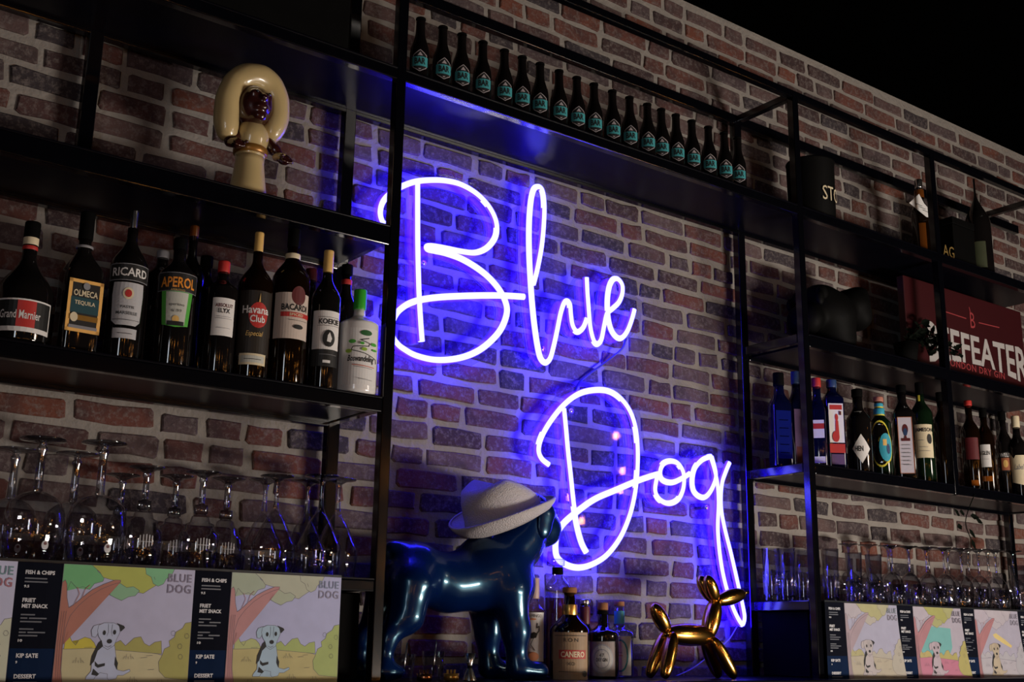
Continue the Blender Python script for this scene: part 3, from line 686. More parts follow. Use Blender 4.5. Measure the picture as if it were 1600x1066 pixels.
bottle('whisky_bottle', 'dark bottle with a small orange emblem on the right shelf', 1571, 718, 2.93, Z1, .036, 645, 690, .015, M_DARKGLASS, (M_BLACK,.04,.017), labels=[dict(rows=(705,735), w=.05, mat=M_INK, art=[T('WELL',0,.85,.9,.2,M_WHITE,bold=.01),('rect',-.36,.36,.06,.7,mat('rust print',(.4,.13,.06),.5)),('disc',0,.4,.2,.2,M_GOLDINK)])])
bottle('whisky_bottle', 'dark bottle with cream capsule and slanted cream label at right edge', 1592, 722, 2.88, Z1, .046, 652, 700, .0165, M_DARKGLASS, (M_CREAM,.052,.018), labels=[dict(rows=(704,756), w=.08, mat=M_CREAM, shape=((-.9,.1),(.4,0),(1,.9),(-.3,.9),(-.5,.8),(-1,1)), art=[T('Label',0,.55,.5,.16,M_GREY,shear=.4)])])

# ---- bottles on the back bar in the middle
bottle('gin_bottle', 'gin bottle with flamingo label half hidden by the blue dog', 834, 990, 3.0, ZBt, .036, 903, 950, .016, M_GLASS, (mat('pinkish capsule',(.6,.42,.4),.4,noise=(30,.08)),.064,.0165), neck_h=.15, liquid=(M_AMBER,1066),
   labels=[dict(rows=(957,1034), w=.072, mat=M_WHITE, art=[T('FLAMINGO',0,.93,.7,.06,M_INK),('poly',((-.2,.55),(.02,.6),(.16,.56),(.1,.48),(-.1,.46)),M_INK),('line',((.1,.55),(.22,.62),(.22,.72),(.12,.68),(.14,.78)),.003,M_INK),('line',((.0,.48),(-.12,.34),(.06,.22)),.0018,M_INK),('disc',0,.1,.22,.09,mat('peach print',(.75,.3,.15),.5)),('disc',-.05,.86,.15,.02,mat('peach print',(.75,.3,.15),.5))]),dict(rows=(1040,1056), w=.03, mat=M_ORANGE)])
bottle('clear_bottle', 'tall clear bottle with black neck ring and amber spirit', 871, 950, 3.02, ZBt, .041, 874, 912, .017, M_GLASS, (M_GLASS,.02,.023,'glass_stopper'), ring=[(M_BLACK,887,898)], neck_h=.35, liquid=(mat('rose amber spirit',(.16,.03,.02),.1,noise=(6,.3)),935))
bottle('rum_bottle', 'bulbous brown bottle with cork, tan label and red lettering', 890, 1000, 2.92, ZBt, .062, 918, 980, .019, M_BROWN, (M_CORK,.016,.0225,'cork'), ring=[(M_GOLD,945,962)], rel=4,
   labels=[dict(rows=(988,1066), w=.125, mat=mat('tan label paper',(.33,.22,.13),.6,noise=(50,.2)), art=[T('RON',0,.84,.36,.08,M_INK,spacing=1.4),('rect',-.3,.4,.46,.64,mat('faded red print',(.42,.05,.04),.6)),T('CANERO',.05,.55,.6,.12,M_CREAM,bold=.03),T('XO',0,.36,.2,.07,M_INK),('line',((-.42,.93),(.42,.93)),.0015,M_INK),('line',((-.3,.2),(.3,.2)),.0015,M_INK),('disc',.36,.16,.07,.06,M_INK)])])
bottle('spirit_bottle', 'bottle with silver cap and red neck behind the brown bottle', 914, 990, 3.05, ZBt, .03, 937, 985, .016, M_DARKGLASS, (M_SILVER,.014,.017), ring=[(M_DRED,948,975)], neck_h=.2)
bottle('gin_bottle', 'black apothecary bottle with cork and round emblem label', 942, 1010, 2.95, ZBt, .051, 942, 985, .0165, M_DARKGLASS, (M_CORK,.022,.0175,'cork'), neck_h=.22, rel=-4, ring=[(M_BLACK,955,960)],
   labels=[dict(rows=(1002,1058), w=.094, mat=mat('grey brown label paper',(.24,.19,.18),.6,noise=(50,.15)), border=(.002,M_INK), art=[('disc',0,.5,.4,.42,M_GREY),('disc',0,.5,.36,.38,mat('pale grey label',(.42,.4,.38),.6)),('disc',0,.5,.27,.28,M_GREY),('disc',0,.5,.24,.25,mat('pale grey label',(.42,.4,.38),.6)),T('DRY GIN',0,.47,.36,.1,M_INK,bold=.02),T('47',0,.6,.16,.1,M_INK)])])
bottle('gin_bottle', 'clear bottle with cork, teal neck wrap and teal wreath label', 968, 1010, 3.03, ZBt, .047, 940, 985, .0165, M_GLASS, (M_CORK,.014,.0175,'cork'), neck_h=.2, ring=[(M_TEAL,955,975)], liquid=(mat('clear blue spirit',(.03,.03,.09),.1,noise=(6,.3)),1000),
   labels=[dict(rows=(994,1056), w=.086, mat=M_WHITE, art=[('line',[(.3*math.cos(a*.449)+.02,.5+.4*math.sin(a*.449)) for a in range(15)],.006,M_TEAL),('line',((-.12,.5),(.12,.5)),.002,mat('coral print',(.6,.16,.1),.5)),('line',((-.1,.58),(.1,.58)),.0015,M_GREY)])])

# ---- beer bottles on the top shelf
bx = [655,690,720,753,787,815,843,873,901,928,957,984,1012,1034,1057,1082,1108,1133,1154]
byl = [100,110,123,133,146,157,166,177,187,194,206,215,224,234,240,250,260,270,276]
ORD = ['first','second','third','fourth','fifth','sixth','seventh','eighth','ninth','tenth','eleventh','twelfth','thirteenth','fourteenth','fifteenth','sixteenth','seventeenth','eighteenth','last']
M_BEER = mat('black brown beer glass', (.005,.004,.004), .12, spec=.4, noise=(10,.3))
M_TLAB = mat('teal label', (.05,.30,.33), .5, noise=(50,.15)); M_LINE = mat('pale label outline', (.4,.36,.38), .5, noise=(50,.1))
protoB = None
def wrap(r, a0, off):
    return lambda u, v: (math.sin(a0+u/r)*(r+off), -math.cos(a0+u/r)*(r+off), v)
for i, (px, py) in enumerate(zip(bx, byl)):
    P = at(px, py, 2.885)
    lab = '%s from the left of the teal labelled beer bottles on the top shelf' % ORD[i] if i < 18 else 'rightmost of the teal labelled beer bottles on the top shelf'
    t = thing('beer_bottle', lab, 'beer bottle', (P.x, P.y, Z3), 'beer bottles on the top shelf')
    a0 = cam_az(P.x, 2.885)+math.radians(10+(i*37 % 13)-6)
    if protoB is None:
        r = .0305
        prof = [(.027,0),(.03,.004),(r,.01),(r,.115),(.0295,.13),(.024,.15),(.018,.17),(.0155,.185),(.0142,.222),(.0148,.224),(.0148,.232)]
        body = MB().lathe(prof, n=28).build('body', M_BEER, t)
        capo = MB().lathe([(.0158,.2325),(.0163,.2345),(.0155,.2385),(.011,.2405)], n=21).build('crown_cap', M_BLACK, t)
        f = wrap(r, 0, .0008); zc = .078; w = .043
        mb = MB(); poly(mb, f, [(-w/2,zc-.022),(0,zc-.036),(w/2,zc-.022),(w/2,zc+.02),(0,zc+.037),(-w/2,zc+.02)]); l0 = mb.build('label', M_INK, t)
        f = wrap(r, 0, .0014); mb = MB(); ribbon(mb, f, [(-w/2,zc-.022),(0,zc-.036),(w/2,zc-.022),(w/2,zc+.02),(0,zc+.037),(-w/2,zc+.02)], .0022, closed=True)
        poly(mb, f, [(-.008,zc+.018),(.008,zc+.018),(0,zc+.03)]); poly(mb, f, [(-.005,zc-.026),(.005,zc-.026),(0,zc-.031)]); l1 = mb.build('label_outline', M_LINE, l0)
        f = wrap(r, 0, .0017); mb = MB(); rect(mb, f, -.026, .026, zc-.018, zc+.014, n=8); l2 = mb.build('label_band', M_TLAB, l0)
        f = wrap(r, 0, .0023); mb = MB(); put_text(mb, f, 'BAR', 0, zc-.001, .034, .021, bold=.03); l3 = mb.build('lettering', M_INK, l0)
        protoB = (body, capo, l0, l1, l2, l3)
    else:
        b, c_, q0, q1, q2, q3 = [o.copy() for o in protoB]
        for o in (b, c_, q0): o.parent = t; COL.objects.link(o)
        for o in (q1, q2, q3): o.parent = q0; COL.objects.link(o)
    t.rotation_euler.z = a0

# ================================================================= STEMWARE AND TUMBLERS
M_GL2 = glass('stemware glass', (.985,.985,.99), (.66,.66,.72), .03, .3, base=.045)
M_GLTH = glass('thick glass base', (.75,.77,.82), (.2,.2,.25), .05, .4)
M_STEM = glass('solid glass stem', (.82,.83,.86), (.10,.10,.13), .04, .45, base=.16)
M_TUMB = glass('pressed tumbler glass', (.95,.95,.98), (.6,.6,.7), .1, .4, base=.16)
M_ETCH = mat('white print on glass', (.5,.5,.52), .6, noise=(60,.1))
PROTO = {}
def stemware(kind, label, px, py_foot, Y, group, name='wine_glass'):
    """an upside down glass standing on its rim on the low shelves; py_foot: photo row of its foot"""
    P = at(px, py_foot, Y)
    t = thing(name, label, 'glass', (P.x, P.y, Z0), group)
    Ht = P.z-Z0
    key = kind
    if key not in PROTO:
        parts = []
        # profile upside down, unit of metres; total height h0
        if kind == 'gin':
            h0 = .30
            out = [(.055,0),(.064,.03),(.07,.065),(.0718,.09),(.069,.118),(.062,.142),(.046,.158),(.026,.168),(.012,.172)]
            stem = [(.012,.172),(.0105,.18),(.0095,.265),(.0125,.272),(.0125,.279),(.008,.283),(.009,.288),(.02,.2915),(.054,.296),(.0555,.298),(.054,.3),(.0,.3005)]
        elif kind == 'beer':
            h0 = .24
            out = [(.041,0),(.046,.03),(.0485,.06),(.0475,.085),(.044,.093),(.0365,.098),(.034,.113),(.024,.118),(.021,.131),(.014,.136),(.0125,.137)]
            stem = [(.0125,.137),(.0165,.139,1),(.0165,.158,1),(.0085,.16),(.0075,.165),(.0072,.212),(.0105,.219),(.0085,.226),(.02,.2325),(.042,.237),(.0435,.2385),(.042,.24),(.0,.2405)]
        elif kind == 'cone':
            h0 = .26
            out = [(.051,0),(.0565,.04),(.0585,.072),(.055,.083),(.041,.112),(.028,.14),(.014,.16),(.008,.175)]
            stem = [(.008,.175),(.0062,.19),(.0055,.225),(.009,.246),(.02,.2525),(.045,.257),(.046,.2585),(.045,.26),(.0,.2605)]
        else:  # wine
            h0 = .235
            out = [(.031,0),(.037,.03),(.041,.06),(.0415,.075),(.037,.1),(.026,.12),(.013,.131),(.006,.137)]
            stem = [(.006,.137),(.0045,.15),(.0042,.2),(.008,.222),(.018,.2285),(.036,.232),(.037,.2335),(.036,.235),(.0,.2355)]
        inner = [(max(r-.0014, .001), z) for r, z in out[:-1]]+[(.001, out[-1][1]-.004)]
        parts.append(MB().lathe(inner[::-1]+out, n=36, cap0=True, cap1=False).build('bowl', M_GL2, t))
        n1 = len(stem)-6
        parts.append(MB().lathe(stem[:n1+1], n=20, cap0=False, cap1=False).build('stem', M_STEM, t))
        parts.append(MB().lathe(stem[n1:], n=32, cap0=False, cap1=True).build('foot', M_STEM, t))
        if kind == 'beer':
            f = wrap(.0485, math.radians(14), .0008); mb = MB()
            for u in (-.014,-.007,.0,.007,.014): rect(mb, f, u-.0012, u+.0012, .048+abs(u)*.3, .078-abs(u)*.2, n=1)
            rect(mb, f, -.017, .017, .06, .0615, n=4); parts.append(mb.build('print', M_ETCH, t))
        if kind == 'gin':
            f = wrap(.068, math.radians(26), .0008); mb = MB(); disc(mb, f, 0, .04, .0085, .011); parts.append(mb.build('print', M_ETCH, t))
            mb = MB(); disc(mb, wrap(.068, math.radians(26), .0013), 0, .044, .004, .004); parts.append(mb.build('print_dot', M_DRED, t))
        PROTO[key] = (parts, h0)
        for o in parts: pass
    else:
        for o in PROTO[key][0]:
            c = o.copy(); c.parent = t; COL.objects.link(c)
    h0 = PROTO[key][1]
    t.rotation_euler.z = cam_az(P.x, Y)
    k = Ht/h0
    t.scale = (k, k, k) if .8 < k < 1.2 else (1, 1, 1)
    return t
GG = 'upside down gin balloon glasses on the left'
stemware('gin', 'front gin balloon glass upside down, leftmost of the front two', 68, 686, 2.93, GG, 'gin_glass')
stemware('gin', 'front gin balloon glass upside down, right of the front two', 164, 692, 2.93, GG, 'gin_glass')
stemware('gin', 'gin balloon glass upside down at the back by the left picture edge', 26, 702, 3.07, GG, 'gin_glass')
stemware('gin', 'gin balloon glass upside down at the back between the front two', 122, 709, 3.075, GG, 'gin_glass')
BG = 'upside down beer goblets on the left'
for i, (px, py, Y) in enumerate(((193,742,3.08),(231,730,2.95),(277,744,3.065),(319,738,2.95),(357,748,3.05))):
    stemware('beer', ['beer goblet upside down behind the right gin balloon glass','front beer goblet upside down with white print, left one','back beer goblet upside down between the two front goblets','front beer goblet upside down with white print, right one','beer goblet upside down next to the conical cocktail glasses'][i], px, py, Y, BG, 'beer_goblet')
CG = 'upside down conical glasses on the left'
for i, (px, py, Y) in enumerate(((434,744,2.89),(504,744,2.89),(416,750,3.07),(482,752,3.1),(530,749,2.985))):
    stemware('cone', ['front conical cocktail glass upside down, left of two','front conical cocktail glass upside down, right of two by the post','back conical cocktail glass upside down, leftmost of three','back conical cocktail glass upside down, middle of three','back conical cocktail glass upside down, rightmost by the steel post'][i], px, py, Y, CG, 'cocktail_glass')
def tumbler(label, px, py_top, Y, r, group, kind='tumbler'):
    P = at(px, py_top, Y); h = P.z-Z0
    t = thing(kind, label, 'glass', (P.x, P.y, Z0), group)
    key = (kind, round(r, 3), round(h, 2))
    if key not in PROTO:
        n = 28; ro = lambda q: r*(.8+.2*q)
        a = MB().lathe([(ro(1)-.0015,h),(ro(.15)-.003,h*.14),(.002,h*.13)][::-1]+[(ro(1),h),(ro(.3),h*.3),(ro(.1),h*.1)], n=n, cap0=True, cap1=False).build('wall', M_TUMB, t)
        b = MB().lathe([(ro(0)*.92,0),(ro(0),.004),(ro(.1),h*.1),(ro(.1)*.8,h*.128),(.003,h*.129)], n=n).build('base', M_GLTH, t)
        mb = MB()
        for i in range(12):
            an = 2*math.pi*i/12
            mb.tube([(ro(.12)*math.cos(an), ro(.12)*math.sin(an), h*.12), (ro(.55)*math.cos(an), ro(.55)*math.sin(an), h*.55)], .0022, n=5)
        c = mb.build('flutes', M_TUMB, t)
        PROTO[key] = (a, b, c)
    else:
        for o in PROTO[key]:
            c = o.copy(); c.parent = t; COL.objects.link(c)
    t.rotation_euler.z = cam_az(P.x, Y)
    return t
TG = 'tall tumblers on the right'
for i, (px, py, Y) in enumerate(((1204,857,2.99),(1228,857,2.99),(1253,858,2.99),(1296,858,2.99))):
    tumbler(['tall tumbler lit blue, leftmost between the right steel posts','tall tumbler lit blue, middle one between the right steel posts','tall tumbler lit blue, close behind the front steel post','tall tumbler lit violet just right of the front steel post'][i], px, py, Y, .034, TG, 'tall_tumbler')
SG = 'short tumblers along the right shelf edge'
for i, (px, py) in enumerate(((1333,864),(1364,866))):
    tumbler(['fluted highball glass with amber reflections, left of two','fluted highball glass with amber reflections, right of two'][i], px, py, 2.93, .032, TG, 'highball_glass')
for i in range(9):
    px = 1302+i*33
    if i > 0: 
        tumbler('short fluted tumbler at the right shelf edge, %s from the left' % ORD[i-1], px, 907+i*1.6, 2.86, .031, SG, 'short_tumbler')
tumbler('tall amber lit beer glass at the right edge of the picture', 1590, 884, 2.88, .036, TG, 'beer_glass')
WG = 'upside down wine glasses on the right'
for i in range(8):
    stemware('wine', 'wine glass upside down in the front right row, %s from the left' % ORD[i], 1392+i*27, 853+i*1.2, 2.97, WG)
for i in range(8):
    stemware('wine', 'wine glass upside down in the back right row, %s from the left' % ORD[i], 1325+i*31, 850+i*1.3, 3.07, WG)

# ================================================================= MENUS clipped along the shelf edges
MS = lambda n, c: mat(n, c, .7, noise=(26,.12))
P_PAPER = MS('menu paper', (.54,.50,.60)); P_LINE = MS('drawing line', (.10,.09,.12)); P_DARK = mat('dark menu page', (.005,.006,.012), .8, spec=.05, noise=(10,.3)); P_NAVY = mat('navy menu page', (.006,.016,.05), .8, spec=.05, noise=(10,.3))
P_TXT = mat('white menu print', (.62,.62,.66), .5, noise=(60,.05)); P_SOFT = mat('dim menu print', (.12,.13,.16), .5, noise=(60,.05)); P_DOGB = MS('dog black', (.012,.012,.015))
SCH = [
 dict(c1=(.16,.45,.20), c2=(.42,.46,.10), c3=(.20,.48,.26), c4=(.24,.45,.28), trunk=(.42,.17,.13), sky=(.50,.46,.58), gr=(.52,.47,.28), b1=(.58,.50,.06), b2=(.36,.34,.10), dog=(.45,.50,.68), t1=(.36,.32,.46), t2=(.36,.32,.46)),
 dict(c1=(.40,.46,.36), c2=(.46,.48,.38), c3=(.46,.48,.38), c4=(.42,.47,.36), trunk=(.50,.25,.26), sky=(.50,.48,.66), gr=(.50,.44,.20), b1=(.46,.50,.22), b2=(.38,.46,.16), dog=(.38,.52,.66), t1=(.36,.42,.62), t2=(.45,.42,.60)),
 dict(c1=(.60,.55,.62), c2=(.56,.54,.28), c3=(.56,.54,.36), c4=(.60,.56,.50), trunk=(.52,.40,.46), sky=(.60,.55,.66), gr=(.60,.54,.42), b1=(.56,.52,.26), b2=(.58,.54,.46), dog=(.62,.56,.58), t1=(.42,.50,.58), t2=(.48,.44,.54)),
 dict(c1=(.60,.54,.64), c2=(.50,.50,.16), c3=(.52,.52,.24), c4=(.52,.52,.24), trunk=(.55,.26,.30), sky=(.22,.56,.56), gr=(.66,.24,.36), b1=(.60,.50,.20), b2=(.56,.50,.18), dog=(.62,.52,.60), t1=(.50,.46,.58), t2=(.50,.46,.58)),
 dict(c1=(.60,.54,.64), c2=(.60,.55,.62), c3=(.60,.55,.62), c4=(.60,.55,.62), trunk=(.55,.24,.26), sky=(.60,.53,.60), gr=(.58,.55,.62), b1=(.56,.54,.60), b2=(.55,.54,.60), dog=(.62,.52,.38), t1=(.48,.44,.56), t2=(.48,.44,.56)),
 dict(c1=(.56,.54,.60), c2=(.56,.54,.60), c3=(.56,.54,.60), c4=(.56,.54,.60), trunk=(.5,.3,.3), sky=(.58,.54,.66), gr=(.52,.52,.40), b1=(.55,.55,.42), b2=(.52,.54,.42), dog=(.6,.56,.62), t1=(.25,.42,.48), t2=(.60,.25,.32)),
]
A = dict(
 c1=[(0,0),(.22,0),(.25,.05),(.3,.08),(.29,.12),(.23,.14),(.2,.185),(.15,.165),(.11,.18),(.06,.13),(.04,.2),(0,.17)],
 c2=[(.2,0),(.62,0),(.67,.06),(.70,.13),(.64,.17),(.6,.2),(.54,.19),(.5,.22),(.46,.16),(.42,.14),(.38,.11),(.33,.1),(.29,.09),(.26,.05)],
 c3=[(.6,0),(.83,0),(.81,.05),(.77,.08),(.75,.12),(.71,.14),(.67,.12),(.65,.07),(.61,.05)],
 c4=[(.35,.17),(.38,.14),(.42,.13),(.47,.16),(.52,.15),(.57,.18),(.54,.22),(.49,.23),(.44,.26),(.39,.24),(.35,.22)],
 trunk=[(0,.14),(.02,.12),(.035,.15),(.045,.25),(.065,.325),(.10,.30),(.16,.24),(.22,.185),(.3,.14),(.38,.105),(.42,.105),(.42,.122),(.36,.142),(.28,.18),(.2,.238),(.13,.31),(.08,.385),(.055,.48),(.05,.6),(.055,.78),(.075,.9),(0,.9)],
 ground=[(0,.63),(.15,.62),(.3,.61),(.5,.63),(.75,.66),(1,.72),(1,1.0),(0,1.0)],
 b1=[(.06,.63),(.065,.54),(.09,.53),(.11,.57),(.14,.6),(.16,.56),(.2,.54),(.24,.55),(.27,.58),(.29,.62)],
 b2a=[(.4,.63),(.42,.58),(.46,.56),(.5,.6),(.53,.57),(.56,.54),(.61,.53),(.64,.58),(.68,.6),(.72,.57),(.77,.56),(.78,.66)],
 b2=[(.78,.68),(.76,.72),(.77,.79),(.82,.84),(.9,.85),(1,.86),(1,.41),(.95,.42),(.93,.46),(.88,.49),(.87,.53),(.83,.56),(.84,.6),(.8,.62)],
 body=[(.30,.60),(.42,.60),(.44,.7),(.455,.78),(.5,.79),(.545,.775),(.55,.79),(.50,.82),(.46,.82),(.45,.845),(.40,.855),(.385,.84),(.385,.81),(.33,.80),(.30,.83),(.29,.85),(.23,.85),(.235,.83),(.265,.79),(.265,.72),(.28,.65)],
 head=[(.29,.45),(.33,.43),(.4,.43),(.44,.45),(.45,.5),(.43,.55),(.415,.6),(.37,.63),(.335,.61),(.315,.56),(.295,.53),(.285,.49)],
 earl=[(.30,.44),(.255,.455),(.24,.49),(.25,.535),(.275,.54),(.295,.5)],
 earr=[(.42,.43),(.475,.45),(.485,.465),(.455,.495),(.445,.465)],
 p1=[(.30,.58),(.32,.56),(.335,.605),(.30,.64),(.28,.72),(.255,.75),(.26,.68)],
 p2=[(.285,.715),(.31,.74),(.36,.73),(.36,.75),(.31,.765),(.29,.75)],
 p3=[(.28,.77),(.325,.81),(.31,.825),(.27,.815)],
 p4=[(.43,.68),(.455,.73),(.45,.78),(.43,.74)],
)
def menu(label, xl, w_black, w_pic, sch, curl, text=True):
    """a folded menu: black page with dish names, then a coloured-in drawing page"""
    zt = SH['s0']+H0-.004; hh = .30; y0 = YF-.012
    t = thing('menu', label, 'menu', (xl, y0, zt), 'folded menus hanging along the shelf edges')
    W_ = w_pic
    def base(u, v, d): # u,v metres right/down
        q = max(0, u/(w_pic+w_black)); bow = -.004*math.sin(math.pi*max(0, u-w_black)/w_pic) if u > w_black else -.003*math.sin(math.pi*u/w_black)
        return (u, bow-1.5*curl*q*(max(v,0)/.3)**1.6-.0-d, -v)
    if w_black > .02:
        f = lambda u, v: base(u, -v, 0)
        mb = MB()
        for j in range(6): rect(mb, f, 0, w_black, -.187*j/6, -.187*(j+1)/6, n=3)
        pg = mb.build('text_page', P_DARK, t)
        mb = MB()
        for j in range(3): rect(mb, f, 0, w_black, -.187-.113*j/3, -.187-.113*(j+1)/3, n=3)
        mb.build('text_page_foot', P_NAVY, t)
        g = lambda u, v: base(u, -v, .0008)
        L = .018
        def tx(s, v, h, w): put_text(MB(), g, s, L+w/2, -v, w, h, bold=.035).build('lettering', P_TXT, pg)
        tx('FISH & CHIPS', .022, .009, .064); tx('FRIET', .083, .009, .028); tx('MET SNACK', .0955, .009, .056); tx('KIP SATE', .202, .0095, .046); tx('DESSERT', .246, .0095, .046)
        tx('9.5', .053, .006, .011); tx('10', .17, .006, .009); tx('9', .216, .006, .004)
        mb = MB()
        for v, w in ((.034,.048),(.0415,.05),(.113,.03),(.1205,.056),(.128,.046),(.144,.03),(.151,.056),(.158,.04),(.257,.05)): rect(mb, g, L, L+w, -v, -v-.003, n=1)
        mb.build('small_print', P_SOFT, pg)['kind'] = 'stuff'
    sk = {k_: (tuple(round(q*.66, 3) for q in c_) if sch in (2, 3, 4) else c_) for k_, c_ in SCH[sch].items()}  # these right-hand menus get darker colours that imitate weaker light
    def page(u, v, d=0): return base(w_black+u*W_, v*W_*.955, d)
    mb = MB(); vm = hh/W_/.955
    f = lambda u, v: page(u, -v)
    for j in range(8): rect(mb, f, 0, 1, -vm*j/8, -vm*(j+1)/8, n=8)
    pg = mb.build('picture_page', MS('menu paper shaded', (.37,.34,.41)) if sch in (2, 3, 4) else P_PAPER, t)  # shaded copy of the paper for the same menus
    cols = [P_LINE]; mb = MB(); order = [0]
    def cm(c): 
        m_ = MS('crayon %.2f %.2f %.2f' % c, c)
        if m_ not in cols: cols.append(m_)
        return cols.index(m_)
    lay = [1]
    def shape(pts, c, outline=.0030, dense=True):
        d = .0008+.00007*lay[0]; lay[0] += 1
        if dense:
            q = []
            for a, b in zip(pts, pts[1:]+pts[:1]):
                n = max(1, int(math.hypot(a[0]-b[0], a[1]-b[1])/.08)); q += [(a[0]+(b[0]-a[0])*k/n, a[1]+(b[1]-a[1])*k/n) for k in range(n)]
            pts = q
        pts = [(min(max(u, .001), .999), min(v, vm-.002)) for u, v in pts]
        fill(mb, lambda u, v: page(u, v, d), pts, cm(c) if c is not None else 0, mx=.13)
        if outline: ribbon(mb, lambda u, v: page(u, v, d+.00004), pts, outline, 0, closed=True)
    sky = [(.001,.001),(.999,.001),(.999,.75),(.001,.75)]
    if sch != 3: shape(sky, tuple(round(a*b, 3) for a, b in zip(sk['sky'], (.88,.95,1.06))), 0)
    else: shape([(.15,.3),(.3,.24),(.72,.26),(.7,.5),(.6,.62),(.1,.62),(.1,.45)], sk['sky'], 0)
    if sch == 4: shape([(.35,.32),(.42,.3),(.6,.38),(.75,.46),(.72,.49),(.55,.43),(.38,.36)], (.58,.46,.18), 0)
    shape(A['ground'], sk['gr']); shape(A['b1'], sk['b1']); shape(A['b2a'], sk['b2']); shape(A['b2'], sk['b2'])
    shape(A['c1'], sk['c1']); shape(A['c2'], sk['c2']); shape(A['c3'], sk['c3']); shape(A['c4'], sk['c4']); shape(A['trunk'], sk['trunk'])
    shape(A['body'], sk['dog'], .0028); shape(A['earl'], sk['dog'], .0028); shape(A['head'], sk['dog'], .0028)
    for k in ('earr','p1','p2','p3','p4'): shape(A[k], (.012,.012,.015), 0)
    d = .001+.00007*lay[0]
    pf = lambda u, v: page(u, v, d)
    bi = cm((.012,.012,.015))
    disc(mb, pf, .378, .568, .019, .017, bi); disc(mb, pf, .335, .505, .011, .018, bi); disc(mb, pf, .41, .50, .011, .018, bi)
    ribbon(mb, pf, [(.345,.6),(.37,.612),(.395,.6)], .003); ribbon(mb, pf, [(.36,.44),(.365,.5),(.355,.53)], .002); ribbon(mb, pf, [(.39,.44),(.387,.5),(.395,.53)], .002)
    for (u, v) in ((.17,.73),(.53,.7),(.21,.91),(.57,.87),(.78,.89),(.05,.93)):
        for k in range(5): ribbon(mb, pf, [(u-.04+.02*k, v), (u-.03+.014*k, v-.02-.02*(k % 2))], .0022)
    for u, v in ((.62,.69),(.68,.78),(.66,.675)): ribbon(mb, pf, [(u, v), (u+.05, v-.004)], .0022)
    for u, v in ((.86,.5),(.92,.6),(.93,.68),(.97,.52)):
        ribbon(mb, pf, [(u+.018*math.cos(a), v+.02*math.sin(a)) for a in (0,1,2,3,4,5)], .002, closed=True)
    for u in (.02,.035,.05): ribbon(mb, pf, [(u, .35), (u-.006, .6), (u+.003, .85)], .0018)
    ribbon(mb, pf, [(.1,.3),(.13,.22),(.11,.17)], .004, cm(sk['trunk'])); ribbon(mb, pf, [(.15,.25),(.17,.18),(.2,.15)], .004, cm(sk['trunk']))
    put_text(mb, lambda u, v: page(u, -v, d), 'BLUE', .88, -.07, .19, .065, cm(tuple(round(q*.6, 3) for q in sk['t1'])), bold=.02, spacing=1.12)
    put_text(mb, lambda u, v: page(u, -v, d), 'DOG', .88, -.155, .19, .07, cm(tuple(round(q*.6, 3) for q in sk['t2'])), bold=.02, spacing=1.12)
    mb.build('drawing', cols, pg)
    return t
menu('folded menu with partly visible drawing at the far left edge', .302, .10, .312, 5, .01)
menu('menu with drawing of puppy under a bright green tree', .714, .10, .312, 0, .006)
menu('menu with drawing of puppy under a pale tree, left side', 1.126, .095, .306, 1, .004)
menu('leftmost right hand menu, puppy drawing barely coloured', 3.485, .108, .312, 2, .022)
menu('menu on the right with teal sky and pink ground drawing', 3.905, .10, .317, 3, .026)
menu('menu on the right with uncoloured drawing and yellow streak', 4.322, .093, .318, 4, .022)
menu('menu on the right cut off by the picture edge', 4.735, .10, .312, 1, .012)
M_EDGE = mat('pale shelf edge strip', (.04,.045,.05), .3, metal=.5, noise=(10,.5))
for lab_, x0, x1 in (('thin metal strip along the left glass shelf edge above the menus', X0, 1.53), ('thin metal strip along the right glass shelf edge above the menus', 3.49, 5.26)):
    o = MB().box(x0, x1, YF-.009, YF-.0005, SH['s0']+H0-.005, SH['s0']+H0+.003, bev=.001).build('edge_strip', M_EDGE); setp(o, lab_, 'trim strip')

# ================================================================= BLUE DOG STATUE
M_DOG = mat('glossy dark blue lacquer', (.0012,.010,.062), .26, spec=.6, coat=.4, noise=(3,.2))
M_DOG.node_tree.nodes['Principled BSDF'].inputs['Coat Tint'].default_value = (.75,.92,1.0,1)
M_DOG.node_tree.nodes['Principled BSDF'].inputs['Specular Tint'].default_value = (.35,.8,1.0,1)
YD = 2.94
def D(px, py, dy=0.): 
    p = at(px, py, YD-abs(dy)); return np.array([p.x, YD-WALL+dy, p.z])   # legs are placed by the near side one
o0 = Vector(D(715, 1000)); o0.z = ZBt
dog = thing('dog_statue', 'glossy dark blue bulldog statue standing below the neon sign', 'statue', o0)
def L(p): return np.array(p)-np.array(o0)
zg = ZBt-o0.z+.003
def ground(p, r): q = L(p); q[2] = zg+r; return q
pr = []
hip, che = L(D(652,898)), L(D(766,900))
pr += [('cap', hip, L(D(700,911)), .083, .080), ('cap', L(D(700,911)), che, .080, .112)]
pr += [('ell', L(D(640,895)), (.085,.09,.088), None)]
pr += [('cap', che+np.array([0,0,.03]), L(D(806,850)), .105, .082), ('ell', L(D(792,915)), (.078,.10,.085), None)]
